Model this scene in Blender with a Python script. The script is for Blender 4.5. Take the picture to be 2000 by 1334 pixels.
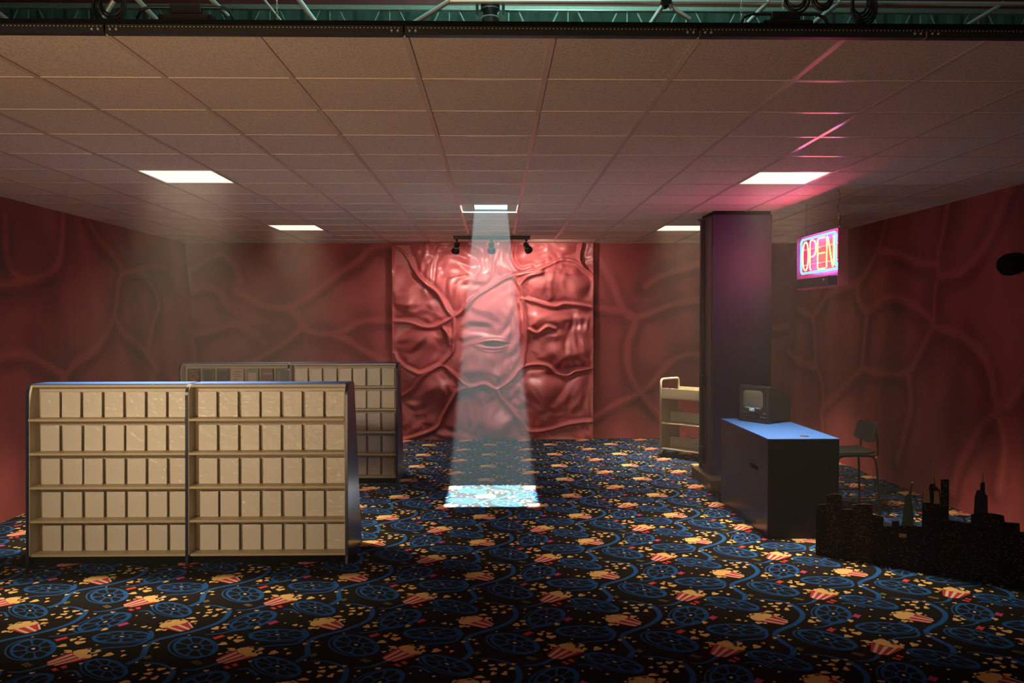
import bpy, bmesh, math, random
import numpy as np
from mathutils import Vector, Matrix
rnd = random.Random(7)
for o in list(bpy.data.objects): bpy.data.objects.remove(o)
SC = bpy.context.scene
COL = SC.collection

# ---------------------------------------------------------------- camera
F, YAW, PIT, ROL = 1609.25, .0188621, .0247133, -.0009019
HC = 1.7773; ZC = HC + 1.1732; YB = 12.415
def _axes():
    cy, sy, cp, sp, cr, sr = math.cos(YAW), math.sin(YAW), math.cos(PIT), math.sin(PIT), math.cos(ROL), math.sin(ROL)
    fwd = np.array([sy*cp, cy*cp, -sp]); right = np.array([cy, -sy, 0]); up = np.cross(right, fwd)
    return right*cr+up*sr, up*cr-right*sr, fwd
AR, AU, AF = _axes(); CAM = np.array([0, 0, HC])
def ray(x, y): return AF + AR*(x-1000)/F - AU*(y-667)/F
def onz(x, y, z=0): d = ray(x, y); return CAM + d*(z-HC)/d[2]
def ony(x, y, Y): d = ray(x, y); return CAM + d*Y/d[1]
def onplane(x, y, p0, n):
    d = ray(x, y); return CAM + d*(np.dot(np.asarray(p0)-CAM, n)/np.dot(d, n))
cd = bpy.data.cameras.new('camera'); cam = bpy.data.objects.new('camera', cd); COL.objects.link(cam)
cd.sensor_width = 36; cd.lens = F/2000*36; cd.clip_start = .05; cd.clip_end = 200
cam.matrix_world = Matrix(((AR[0], AU[0], -AF[0], 0), (AR[1], AU[1], -AF[1], 0), (AR[2], AU[2], -AF[2], HC), (0, 0, 0, 1)))
SC.camera = cam

# ---------------------------------------------------------------- world, big lights, exposure
w = bpy.data.worlds.new('world'); SC.world = w; w.use_nodes = True
bg = w.node_tree.nodes['Background']; bg.inputs[0].default_value = (1, .72, .5, 1); bg.inputs[1].default_value = .018
SC.view_settings.view_transform = 'Standard'; SC.view_settings.look = 'None'
SC.view_settings.gamma = 1; SC.view_settings.use_curve_mapping = False
SC.view_settings.exposure = 1.0
def area(name, loc, target, size, power, color, spread=180, parent=None):
    l = bpy.data.lights.new(name, 'AREA'); l.shape = 'RECTANGLE'; l.size, l.size_y = size
    l.energy = power; l.color = color; l.spread = math.radians(spread)
    o = bpy.data.objects.new(name, l); COL.objects.link(o); o.location = loc
    o.rotation_euler = (Vector(target)-Vector(loc)).to_track_quat('-Z', 'Y').to_euler()
    if parent: o.parent = parent
    return o
def spot(name, loc, target, angle, blend, power, color, radius=.03):
    l = bpy.data.lights.new(name, 'SPOT'); l.spot_size = math.radians(angle); l.spot_blend = blend
    l.energy = power; l.color = color; l.shadow_soft_size = radius
    o = bpy.data.objects.new(name, l); COL.objects.link(o); o.location = loc
    o.rotation_euler = (Vector(target)-Vector(loc)).to_track_quat('-Z', 'Y').to_euler()
    return o
# unseen warm lamps added off camera: fill for front ceiling, key for shelves
area('unseen_ceiling_fill', (-2.4, -2.6, .6), (-1.2, 4.2, 3.3), (1.2, .8), 16, (1, .66, .38), 62)
area('unseen_shelf_key', (-3.7, .6, 2.55), (-2.4, 6.6, .95), (.5, .5), 5.6, (1, .77, .50), 42)
# greenish working light hung in the roof space of the hall
area('hall_work_light', (1.0, 9.6, 7.7), (.6, 14, 5.6), (.8, .5), 70, (.45, 1, .82))
area('hall_work_light.001', (0.2, 4.2, 5.2), (0.2, 5.2, 3.4), (.8, .5), 26, (.55, 1, .88))

# ---------------------------------------------------------------- materials
def mat(name, color, rough=.6, metal=0, var=0, vscale=20, bump=0, bscale=200, coat=0, emit=None, estr=0, spec=.5, trans=0, alpha=1):
    m = bpy.data.materials.new(name); m.use_nodes = True; nt = m.node_tree; b = nt.nodes['Principled BSDF']
    c = (*color, 1)
    b.inputs['Base Color'].default_value = c; b.inputs['Roughness'].default_value = rough
    b.inputs['Metallic'].default_value = metal; b.inputs['Coat Weight'].default_value = coat
    b.inputs['Specular IOR Level'].default_value = spec
    b.inputs['Transmission Weight'].default_value = trans; b.inputs['Alpha'].default_value = alpha
    if emit: b.inputs['Emission Color'].default_value = (*emit, 1); b.inputs['Emission Strength'].default_value = estr
    tc = nt.nodes.new('ShaderNodeTexCoord')
    if var:
        n = nt.nodes.new('ShaderNodeTexNoise'); n.inputs['Scale'].default_value = vscale; n.inputs['Detail'].default_value = 4
        nt.links.new(tc.outputs['Object'], n.inputs['Vector'])
        mx = nt.nodes.new('ShaderNodeMix'); mx.data_type = 'RGBA'
        mx.inputs['A'].default_value = (*[v*(1-var) for v in color], 1); mx.inputs['B'].default_value = (*[min(1, v*(1+var)) for v in color], 1)
        nt.links.new(n.outputs['Fac'], mx.inputs['Factor']); nt.links.new(mx.outputs['Result'], b.inputs['Base Color'])
    if bump:
        n = nt.nodes.new('ShaderNodeTexNoise'); n.inputs['Scale'].default_value = bscale; n.inputs['Detail'].default_value = 3
        nt.links.new(tc.outputs['Object'], n.inputs['Vector'])
        bp = nt.nodes.new('ShaderNodeBump'); bp.inputs['Strength'].default_value = bump; bp.inputs['Distance'].default_value = .01
        nt.links.new(n.outputs['Fac'], bp.inputs['Height']); nt.links.new(bp.outputs['Normal'], b.inputs['Normal'])
    return m
M = {}
M['black'] = mat('black_paint', (.012, .012, .013), .45, var=.3, vscale=30)
M['blackmatte'] = mat('black_matte', (.006, .006, .006), .9, spec=.1, var=.2)
M['navy'] = mat('navy_laminate', (.013, .016, .042), .30, var=.08, vscale=60)
M['navytop'] = mat('blue_laminate', (.026, .105, .38), .45, var=.06, vscale=80)
M['deskfront'] = mat('navy_laminate_shaded', (.006, .007, .012), .5, var=.1)  # counter navy darkened to paint shade on the front face
M['cream'] = mat('cream_melamine', (.60, .52, .38), .5, var=.05, vscale=25)
M['creamedge'] = mat('cream_edge', (.50, .40, .25), .45, var=.08)
M['beige'] = mat('beige_steel', (.62, .55, .38), .4, var=.04)
M['rubber'] = mat('rubber', (.05, .045, .04), .7, var=.2)
M['chrome'] = mat('chrome', (.7, .7, .7), .2, metal=1, var=.05)
M['galv'] = mat('galvanised_pipe', (.55, .62, .60), .42, metal=.6, var=.2, vscale=9)
M['tee'] = mat('white_tee', (.74, .60, .50), .24, var=.05)
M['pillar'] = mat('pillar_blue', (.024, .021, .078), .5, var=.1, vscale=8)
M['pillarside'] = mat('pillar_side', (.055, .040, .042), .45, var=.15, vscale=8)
M['conduit'] = mat('conduit_black', (.015, .013, .013), .5, var=.1)
M['skirt'] = mat('pillar_base', (.06, .045, .04), .35, var=.25, vscale=12)
M['tvblack'] = mat('tv_plastic', (.010, .009, .008), .42, bump=.15, bscale=600)
M['tvgrey'] = mat('tv_trim', (.09, .08, .07), .4, var=.1)
M['screen'] = mat('tv_screen', (.10, .095, .08), .22, coat=.4, var=.06, vscale=4)
M['chairblack'] = mat('chair_plastic', (.007, .006, .006), .65, bump=.1, bscale=500)
M['chairsteel'] = mat('chair_steel', (.012, .011, .010), .4, metal=.5, var=.1)
M['white'] = mat('white_panel', (.8, .8, .78), .4, var=.03)
M['joist'] = mat('joist_paint', (.24, .30, .25), .6, var=.2)
M['maroon'] = mat('maroon_steel', (.16, .03, .035), .6, var=.25)
M['hallwall'] = mat('hall_wall', (.10, .16, .14), .8, var=.3, vscale=3)
M['halldark'] = mat('hall_dark', (.02, .025, .024), .9, var=.2)
M['cable'] = mat('cable', (.010, .010, .010), .5, var=.2)
M['lampbody'] = mat('stage_lamp', (.05, .075, .075), .4, metal=.3, var=.2)
M['lens'] = mat('lamp_lens', (.5, .7, .7), .1, coat=1, var=.1)
M['signplate'] = mat('sign_plate', (.26, .050, .085), .35, var=.08, vscale=12)
M['glass'] = mat('neon_glass', (.9, .75, .75), .15, var=.02)
M['neonred'] = mat('neon_red', (.02, .01, .01), .3, spec=0, emit=(1, .055, .010), estr=32)
M['neonblue'] = mat('neon_blue', (.01, .01, .02), .3, spec=0, emit=(.012, .22, 1), estr=11)
M['diffuser'] = mat('lamp_diffuser', (.9, .85, .7), .4, emit=(1, .90, .70), estr=.62)
M['leakglow'] = mat('light_leak_glow', (.9, .95, .95), .3, emit=(.75, .95, 1), estr=.9)  # glow stands in for light leaking round the panel edge

def add_speckle_tile():
    m = mat('ceiling_tile', (.36, .29, .24), .9, spec=.15)
    nt = m.node_tree; b = nt.nodes['Principled BSDF']; tc = nt.nodes['Texture Coordinate']
    n1 = nt.nodes.new('ShaderNodeTexNoise'); n1.inputs['Scale'].default_value = 150; n1.inputs['Detail'].default_value = 3
    oi = nt.nodes.new('ShaderNodeObjectInfo')
    ad = nt.nodes.new('ShaderNodeVectorMath'); ad.operation = 'ADD'
    nt.links.new(tc.outputs['Object'], ad.inputs[0]); nt.links.new(oi.outputs['Location'], ad.inputs[1]); nt.links.new(ad.outputs[0], n1.inputs['Vector'])
    r = nt.nodes.new('ShaderNodeValToRGB'); r.color_ramp.elements[0].position = .30; r.color_ramp.elements[1].position = .56
    r.color_ramp.elements[0].color = (.46, .36, .28, 1); r.color_ramp.elements[1].color = (.82, .68, .56, 1)
    nt.links.new(n1.outputs['Fac'], r.inputs['Fac'])
    hv = nt.nodes.new('ShaderNodeHueSaturation')
    mr = nt.nodes.new('ShaderNodeMapRange'); mr.inputs['To Min'].default_value = .975; mr.inputs['To Max'].default_value = 1.02
    nt.links.new(oi.outputs['Random'], mr.inputs['Value']); nt.links.new(mr.outputs[0], hv.inputs['Value'])
    nt.links.new(r.outputs['Color'], hv.inputs['Color']); nt.links.new(hv.outputs['Color'], b.inputs['Base Color'])
    bp = nt.nodes.new('ShaderNodeBump'); bp.inputs['Strength'].default_value = .35; bp.inputs['Distance'].default_value = .004
    nt.links.new(n1.outputs['Fac'], bp.inputs['Height']); nt.links.new(bp.outputs['Normal'], b.inputs['Normal'])
    return m
M['tile'] = add_speckle_tile()

def flesh(name, ramp, rough, coat, nscale, bump, attr='print'):
    m = bpy.data.materials.new(name); m.use_nodes = True; nt = m.node_tree; b = nt.nodes['Principled BSDF']
    a = nt.nodes.new('ShaderNodeAttribute'); a.attribute_name = attr
    r = nt.nodes.new('ShaderNodeValToRGB'); r.color_ramp.interpolation = 'EASE'
    e = r.color_ramp.elements; e[0].position, e[0].color = ramp[0][0], (*ramp[0][1], 1); e[1].position, e[1].color = ramp[-1][0], (*ramp[-1][1], 1)
    for p, c in ramp[1:-1]:
        k = e.new(p); k.color = (*c, 1)
    tc = nt.nodes.new('ShaderNodeTexCoord'); n = nt.nodes.new('ShaderNodeTexNoise'); n.inputs['Scale'].default_value = nscale; n.inputs['Detail'].default_value = 5
    nt.links.new(tc.outputs['Object'], n.inputs['Vector'])
    ma = nt.nodes.new('ShaderNodeMath'); ma.operation = 'MULTIPLY_ADD'; ma.inputs[1].default_value = .22; ma.inputs[2].default_value = -.11
    nt.links.new(n.outputs['Fac'], ma.inputs[0])
    ad = nt.nodes.new('ShaderNodeMath'); ad.operation = 'ADD'
    nt.links.new(a.outputs['Fac'], ad.inputs[0]); nt.links.new(ma.outputs[0], ad.inputs[1]); nt.links.new(ad.outputs[0], r.inputs['Fac'])
    nt.links.new(r.outputs['Color'], b.inputs['Base Color'])
    b.inputs['Roughness'].default_value = rough; b.inputs['Coat Weight'].default_value = coat; b.inputs['Coat Roughness'].default_value = .16
    if bump:
        n2 = nt.nodes.new('ShaderNodeTexNoise'); n2.inputs['Scale'].default_value = 14; n2.inputs['Detail'].default_value = 3
        nt.links.new(tc.outputs['Object'], n2.inputs['Vector'])
        bp = nt.nodes.new('ShaderNodeBump'); bp.inputs['Strength'].default_value = bump; bp.inputs['Distance'].default_value = .02
        nt.links.new(n2.outputs['Fac'], bp.inputs['Height']); nt.links.new(bp.outputs['Normal'], b.inputs['Normal'])
    return m
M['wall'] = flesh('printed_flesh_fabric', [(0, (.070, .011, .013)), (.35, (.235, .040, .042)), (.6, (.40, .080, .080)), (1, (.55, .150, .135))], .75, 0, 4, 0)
M['panel'] = flesh('moulded_flesh', [(0, (.17, .026, .030)), (.4, (.42, .085, .090)), (.7, (.54, .130, .132)), (1, (.64, .20, .19))], .42, .30, 3, .16)

# ---------------------------------------------------------------- mesh helpers
def finish(name, me, m, parent=None, smooth=False):
    for x in (m if isinstance(m, (list, tuple)) else [m]): me.materials.append(M[x] if isinstance(x, str) else x)
    o = bpy.data.objects.new(name, me); COL.objects.link(o)
    if smooth: me.polygons.foreach_set('use_smooth', [True]*len(me.polygons))
    if parent: o.parent = parent
    return o
class B:
    def __init__(s): s.v = []; s.f = []
    def add(s, vs, fs):
        n = len(s.v); s.v += [tuple(map(float, q)) for q in vs]; s.f += [tuple(n+i for i in f) for f in fs]; return s
    def box(s, a, b):
        (x0, y0, z0), (x1, y1, z1) = a, b
        return s.add([(x0, y0, z0), (x1, y0, z0), (x1, y1, z0), (x0, y1, z0), (x0, y0, z1), (x1, y0, z1), (x1, y1, z1), (x0, y1, z1)],
                     [(0, 3, 2, 1), (4, 5, 6, 7), (0, 1, 5, 4), (1, 2, 6, 5), (2, 3, 7, 6), (3, 0, 4, 7)])
    def prism(s, poly, axis, a, b):
        # poly of 2-D points extruded along axis (0: x, poly=(y,z); 1: y, poly=(x,z); 2: z, poly=(x,y))
        def P(p, t): return (t, p[0], p[1]) if axis == 0 else (p[0], t, p[1]) if axis == 1 else (p[0], p[1], t)
        n = len(poly); vs = [P(p, a) for p in poly]+[P(p, b) for p in poly]
        fs = [tuple(range(n))[::-1], tuple(range(n, 2*n))]+[(i, (i+1) % n, n+(i+1) % n, n+i) for i in range(n)]
        return s.add(vs, fs)
    def tube(s, path, r, n=8, closed=False, caps=True):
        P = [Vector(p) for p in path]; k = len(P); rs = r if isinstance(r, (list, tuple)) else [r]*k
        base = len(s.v); ref = None
        for i in range(k):
            t = (P[(i+1) % k]-P[i-1]) if closed else (P[min(i+1, k-1)]-P[max(i-1, 0)])
            t.normalize()
            if ref is None: ref = Vector((0, 0, 1)) if abs(t.z) < .9 else Vector((1, 0, 0))
            u = t.cross(ref); u.normalize(); v = u.cross(t); v.normalize(); ref = v
            for j in range(n):
                a = 2*math.pi*j/n; q = P[i]+(u*math.cos(a)+v*math.sin(a))*rs[i]; s.v.append(tuple(q))
        for i in range(k if closed else k-1):
            for j in range(n):
                a, b = base+i*n+j, base+i*n+(j+1) % n; c, d = base+((i+1) % k)*n+(j+1) % n, base+((i+1) % k)*n+j
                s.f.append((a, b, c, d))
        if caps and not closed:
            s.f.append(tuple(base+j for j in range(n))[::-1]); s.f.append(tuple(base+(k-1)*n+j for j in range(n)))
        return s
    def lathe(s, prof, origin, axis, n=20):
        # prof: list of (distance along axis, radius)
        o = Vector(origin); t = Vector(axis).normalized()
        return s.tube([o+t*d for d, r in prof], [max(r, 1e-4) for d, r in prof], n) if False else s._lathe(prof, o, t, n)
    def _lathe(s, prof, o, t, n):
        ref = Vector((0, 0, 1)) if abs(t.z) < .9 else Vector((1, 0, 0)); u = t.cross(ref).normalized(); v = u.cross(t)
        base = len(s.v); k = len(prof)
        for d, r in prof:
            for j in range(n):
                a = 2*math.pi*j/n; s.v.append(tuple(o+t*d+(u*math.cos(a)+v*math.sin(a))*max(r, 1e-4)))
        for i in range(k-1):
            for j in range(n):
                s.f.append((base+i*n+j, base+i*n+(j+1) % n, base+(i+1)*n+(j+1) % n, base+(i+1)*n+j))
        s.f.append(tuple(base+j for j in range(n))[::-1]); s.f.append(tuple(base+(k-1)*n+j for j in range(n)))
        return s
    def mesh(s, name, bevel=0, seg=2):
        me = bpy.data.meshes.new(name)
        me.from_pydata(s.v, [], s.f)
        bm = bmesh.new(); bm.from_mesh(me)
        bmesh.ops.recalc_face_normals(bm, faces=bm.faces)
        if bevel:
            ed = [e for e in bm.edges if e.is_manifold and e.calc_face_angle(0) > .5]
            bmesh.ops.bevel(bm, geom=ed, offset=bevel, segments=seg, affect='EDGES', profile=.5, clamp_overlap=True)
        bm.to_mesh(me); bm.free(); me.update()
        return me
    def build(s, name, m, parent=None, bevel=0, seg=2, smooth=False):
        return finish(name, s.mesh(name, bevel, seg), m, parent, smooth)
def tag(o, label, cat, group=None):
    o['label'] = label; o['category'] = cat
    if group: o['group'] = group
    return o
def thing(name, label, cat, loc=(0, 0, 0), rz=0, group=None):
    o = bpy.data.objects.new(name, None); COL.objects.link(o); o.location = loc; o.rotation_euler = (0, 0, rz); o.empty_display_size = .1
    return tag(o, label, cat, group)
def struct(o): o['kind'] = 'structure'; return o
def child(o, parent, loc=None):
    o.parent = parent
    if loc is not None: o.location = loc
    return o
def cat_rom(pts, step=4):
    P = [np.array(p, float) for p in pts]; P = [2*P[0]-P[1]]+P+[2*P[-1]-P[-2]]; out = []
    for i in range(1, len(P)-2):
        a, b, c, d = P[i-1:i+3]
        for k in range(step):
            t = k/step; out.append(.5*((2*b)+(c-a)*t+(2*a-5*b+4*c-d)*t*t+(3*b-a-3*c+d)*t**3))
    out.append(P[-2]); return np.array(out)

# ---------------------------------------------------------------- printed carpet (flat inlaid motifs in one floor mesh)
def carpet():
    A = np.array([.8717, .0088]); Bv = np.array([.0036, .8713]); O = np.array([.299, 4.904])
    inv = np.linalg.inv(np.stack([A, Bv], 1))
    c1 = lambda u, v: onz(1000+u/6.6667, 1180+v/6.6667)[:2]
    c2 = lambda u, v: onz(900+u/5, 1080+v/5)[:2]
    polys = []   # (material index, z, Nx2)
    BASE, BLUE, POP, RED, CRM, PNK, OLV, COR = range(8)
    def poly(mi, z, pts, f=c1): polys.append((mi, z, np.array([f(*p) for p in pts])))
    def blob(mi, z, u, v, ru, rv, f=c1, n=14, wob=.22):
        c = f(u, v); ex = f(u+ru, v)-c; ey = f(u, v+rv)-f(u, v-rv); ey = ey/2; ph = rnd.uniform(0, 6); q = []
        for k in range(n):
            t = 2*math.pi*k/n; r = 1+wob*math.sin(3*t+ph)+.6*wob*math.sin(5*t+2*ph); q.append(c+ex*math.cos(t)*r+ey*math.sin(t)*r)
        polys.append((mi, z, np.array(q)))
    def strip(pts, w0, w1, f=c1, z=.0004):
        P = np.array([f(*p) for p in pts]); P = cat_rom(P, 5); n = len(P)
        T = np.gradient(P, axis=0); T /= np.linalg.norm(T, axis=1)[:, None]; N = np.stack([-T[:, 1], T[:, 0]], 1)
        W = np.interp(np.linspace(0, 1, n), [0, .5, 1], [w0, (w0+w1)/2, w1])[:, None]/2
        L, R_ = P+N*W, P-N*W
        for i in range(n-1): polys.append((BLUE, z, np.array([L[i], R_[i], R_[i+1], L[i+1]])))
    def reel(c, a, b, n=8, tilt=(0, 0)):
        # affine picture of a film reel: c centre, a and b half axes (metres on the floor)
        c, a, b = map(np.array, (c, a, b))
        def E(r, t, off=(0, 0)): return c+np.array(off)+a*r*math.cos(t)+b*r*math.sin(t)
        for (r0, r1, m, z, off) in ((.87, 1.0, 36, .0009, (0, 0)), (.27, .36, 18, .0009, (0, 0)), (.96, 1.04, 36, .0006, tilt)):
            for k in range(m):
                t0, t1 = 2*math.pi*k/m, 2*math.pi*(k+1)/m
                polys.append((BLUE, z, np.array([E(r0, t0, off), E(r1, t0, off), E(r1, t1, off), E(r0, t1, off)])))
        for k in range(n):
            t = 2*math.pi*(k+.3)/n
            polys.append((BLUE, .0010, np.array([E(.33, t-.17), E(.6, t-.055), E(.89, t-.11), E(.89, t+.11), E(.6, t+.055), E(.33, t+.17)])))
        polys.append((CRM, .0011, np.array([E(.085, 2*math.pi*k/10) for k in range(10)])))
    reel(c1(450, 167), (.072, .150), (.094, -.048), tilt=(-.022, -.004))
    reel(c1(940, 353), (.165, -.010), (.006, .088), tilt=(.012, -.012))
    reel(c1(1335, 753), (-.131, .110), (.050, .062), tilt=(-.012, -.012))
    reel(c2(503, 375), (-.112, .128), (.078, .074), tilt=(-.022, -.004))
    strip([(830, 525), (900, 505), (1000, 490), (1150, 480), (1270, 465), (1330, 410), (1310, 340), (1200, 280)], .012, .020)
    strip([(1830, 20), (1900, 90), (1920, 150), (1880, 210), (1750, 285), (1600, 335), (1470, 385), (1430, 430), (1450, 480), (1520, 550), (1570, 600), (1560, 650), (1520, 700)], .030, .032)
    strip([(1545, 468), (1650, 470), (1750, 485), (1880, 520), (1940, 580), (1945, 625)], .010, .028, c2, .0006)
    strip([(150, 800), (300, 795), (430, 760), (520, 715)], .012, .026)
    strip([(0, 352), (180, 335), (340, 292), (520, 240)], .012, .020)
    strip([(860, 795), (930, 782), (1010, 792), (1090, 825), (1180, 865)], .012, .016)
    # popcorn tub leaning one way
    poly(RED, .0013, [(585, 540), (455, 668), (520, 715), (650, 720), (945, 628), (800, 622), (710, 598), (650, 575), (610, 550)])
    for q in ([(622, 568), (655, 580), (505, 692), (468, 682)], [(705, 598), (748, 612), (552, 714), (512, 712)], [(812, 625), (852, 625), (632, 720), (600, 717)]): poly(CRM, .0016, q)
    poly(POP, .0018, [(600, 540), (640, 520), (690, 515), (720, 504), (770, 503), (790, 520), (830, 545), (870, 570), (900, 590), (940, 605), (940, 626), (800, 625), (710, 596), (650, 576)])
    for q in ((905, 540, 36, 22), (945, 588, 30, 18), (500, 530, 38, 9), (545, 545, 45, 18), (440, 598, 32, 11), (510, 578, 20, 7), (760, 510, 30, 10), (850, 565, 35, 14)): blob(POP, .0018, *q)
    # second tub
    poly(RED, .0013, [(1520, 165), (1690, 240), (1672, 270), (1590, 295), (1305, 245), (1380, 225), (1460, 195), (1510, 185)])
    for q in ([(1430, 212), (1455, 200), (1682, 258), (1670, 270)], [(1345, 238), (1372, 230), (1636, 283), (1604, 291)], [(1528, 180), (1542, 175), (1688, 238), (1682, 246)]): poly(CRM, .0016, q)
    poly(POP, .0018, [(1210, 200), (1235, 165), (1290, 143), (1380, 136), (1450, 146), (1512, 160), (1505, 185), (1425, 215), (1380, 230), (1300, 248), (1235, 230)])
    for q in ((1490, 122, 56, 12), (1580, 165, 45, 14), (1640, 190, 12, 7), (1190, 183, 18, 8), (1290, 268, 46, 14), (1370, 272, 30, 10), (1250, 160, 35, 12), (1400, 142, 34, 10)): blob(POP, .0018, *q)
    K = '365,45,30,8 170,68,20,7 155,115,12,6 140,222,45,9 60,270,45,22 160,262,30,15 70,318,18,6 585,262,35,18 735,88,12,6 830,64,14,6 890,205,14,6 1045,230,35,12 1135,243,22,9 405,360,25,8 370,392,38,18 480,385,38,14 510,428,68,20 350,468,55,20 780,460,18,6 1110,580,55,25 1225,535,25,10 1315,590,28,15 1475,438,20,9 1530,442,25,9 1405,468,30,12 1588,490,28,10 1615,677,18,8 920,692,20,12 1775,335,15,6 1570,17,35,9 1680,12,45,12 1610,50,42,12 1475,55,25,9 1625,90,30,14 1745,88,30,18 1800,46,32,11 1800,5,25,7'
    for s in K.split(): blob(POP, .0014, *map(float, s.split(',')))
    blob(POP, .0014, 1610, 483, 22, 7, c2); blob(CRM, .0014, 1000, 115, 20, 7)
    poly(PNK, .0014, [(655, 208), (735, 168), (762, 184), (800, 190), (715, 230), (690, 214)])
    poly(COR, .0014, [(130, 395), (240, 350), (252, 368), (293, 372), (185, 417), (172, 400)])
    poly(COR, .0014, [(640, 765), (680, 745), (710, 760), (760, 770), (720, 793), (690, 778)]); poly(COR, .0014, [(718, 735), (770, 712), (790, 730), (826, 742), (780, 762), (765, 748)])
    for d in (0, 18, 34): poly(OLV, .0012, [(170+d*1.2, 702-d*.5), (290+d*1.2, 738-d*.5), (296+d*1.2, 732-d*.5), (176+d*1.2, 696-d*.5)])
    for d in (0, 20, 42): poly(OLV, .0012, [(1605+d, 608+d*.5), (1660+d, 585+d*.5), (1668+d, 594+d*.5), (1613+d, 618+d*.5)])
    X0, X1, Y0, Y1 = -4.66, 4.52, .6, YB
    V = [np.array([[X0, Y0, 0], [X1, Y0, 0], [X1, Y1, 0], [X0, Y1, 0]])]; Fc = [(0, 1, 2, 3)]; MI = [0]; n = 4
    cells = [(inv@(p.mean(0)-O)) for _, _, p in polys]
    shift = [np.floor(c) for c in cells]
    base = [(mi, z, p-A*s[0]-Bv*s[1]) for (mi, z, p), s in zip(polys, shift)]
    for i in range(-7, 6):
        for j in range(-6, 10):
            off = O*0+A*i+Bv*j
            for mi, z, p in base:
                q = p+off
                x0, y0 = q.min(0); x1, y1 = q.max(0)
                if x0 < X0+.02 or x1 > X1-.02 or y0 < Y0+.02 or y1 > Y1-.01: continue
                k = len(q); V.append(np.column_stack([q, np.full(k, z)])); Fc.append(tuple(range(n, n+k))); MI.append(mi); n += k
    me = bpy.data.meshes.new('floor'); me.from_pydata(np.concatenate(V).tolist(), [], Fc)
    me.polygons.foreach_set('material_index', MI); me.update()
    bm = bmesh.new(); bm.from_mesh(me)
    for f in bm.faces:
        if f.normal.z < 0: f.normal_flip()
    bm.to_mesh(me); bm.free()
    def cm(nm, c, var=.35):
        return mat(nm, c, .95, var=var, vscale=260, bump=.5, bscale=420, spec=.08)
    mats = [cm('carpet_black', (.0135, .0115, .0105)), cm('carpet_blue', (.018, .105, .330), .45), cm('carpet_popcorn', (.80, .52, .19), .15), cm('carpet_red', (.52, .045, .055), .2),
            cm('carpet_cream', (.72, .58, .45), .15), cm('carpet_pink', (.52, .06, .20), .2), cm('carpet_olive', (.22, .21, .09), .4), cm('carpet_coral', (.66, .07, .06), .2)]
    return struct(finish('floor', me, mats))
carpet()

# ---------------------------------------------------------------- veined walls
def lowfreq(U, V, seed, fmin, fmax, n=18, stretch=1.):
    r = np.random.RandomState(seed); s = np.zeros_like(U)
    for _ in range(n):
        f = r.uniform(fmin, fmax); a = r.uniform(0, 2*np.pi); s += np.sin(2*np.pi*f*(U*np.cos(a)+V*np.sin(a)/stretch)+r.uniform(0, 6.28))
    return s/np.sqrt(n)
def seg_dist(P, lines, side=None):
    # distance of every point to the nearest polyline, and signed height above it
    best = np.full(len(P), 9.); sg = np.zeros(len(P))
    for L in lines:
        for a, b in zip(L[:-1], L[1:]):
            d = b-a; l2 = max(d@d, 1e-9); t = np.clip(((P-a)@d)/l2, 0, 1); q = P-(a+t[:, None]*d); dd = np.hypot(q[:, 0], q[:, 1])
            m = dd < best; best[m] = dd[m]; sg[m] = q[m, 1]
    return best, sg
def parse(txt, fx, fy):
    return [[(fx(float(a.split(',')[0])), fy(float(a.split(',')[1]))) for a in ln.split()] for ln in txt.strip().splitlines()]
LEFTV = parse('''0,500 80,495 180,470 250,440 290,400 310,300 320,150
25,150 30,350 60,440 120,480
440,170 500,280 570,350 610,410 620,440 700,430 770,405 830,425
620,440 600,500 590,570 580,640 560,700 500,790 440,850 370,900 300,1010
585,680 620,740 680,790 740,850 790,930
0,860 120,850 220,900 330,960
700,430 760,500 800,600 770,700 740,850''', lambda u: u/2.564, lambda v: 360+v/2.565)
BACKV = parse('''830,425 930,440 1050,370 1110,350 1150,380 1190,430 1200,490 1180,530 1240,570 1330,610 1420,620 1480,600 1560,550 1640,490 1720,430 1800,380 1860,320 2000,300
1420,620 1480,650 1510,700 1560,740 1650,750 1730,730 1800,690 1900,680 2000,690
1510,720 1440,780 1380,820 1300,870 1240,900 1150,960
1650,750 1740,780 1820,830 1900,870 2000,900
950,720 1000,750 1100,720 1180,700 1260,740 1330,800
930,440 960,530 1020,510 1100,540 1130,600 1180,640''', lambda u: u/2.564, lambda v: 360+v/2.565)
BACKV += [[(1150, 470), (1190, 540), (1215, 600), (1240, 620), (1330, 590), (1420, 585)], [(1150, 600), (1190, 605), (1240, 620), (1225, 680), (1235, 740), (1280, 800), (1330, 850)],
          [(1150, 820), (1200, 790), (1260, 760), (1320, 700), (1390, 690)], [(1260, 560), (1290, 540), (1350, 520), (1420, 500)], [(1420, 585), (1500, 640), (1600, 620)], [(1500, 500), (1480, 560), (1420, 585)]]
RIGHTV = parse('''520,150 490,270 480,290 450,350 420,400 390,430
480,290 570,300 650,340 730,350
790,60 760,220 740,300 740,380 725,480 720,600
1050,20 1030,60 1000,150 960,240 900,330 830,385 740,400
390,430 400,510 440,550 500,500 560,490 640,530 700,580 720,600
440,550 430,620 420,740 420,800 520,820 600,820 640,770 680,690 720,610
720,620 800,640 850,660 930,740 965,820 975,900 990,980 930,1040 880,1120 830,1220 800,1330
990,980 1050,940 1110,860 1180,800
990,980 1020,1100 1020,1200 1000,1330
420,800 350,860 280,930 230,980 235,1070 200,1200
130,540 190,580 200,640 205,780 235,870 235,960
190,580 240,510 270,470 390,430
610,830 620,950 600,1050 560,1200
60,700 130,760 200,800''', lambda u: 1500+u/2.224, lambda v: 360+v/2.2233)
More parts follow.
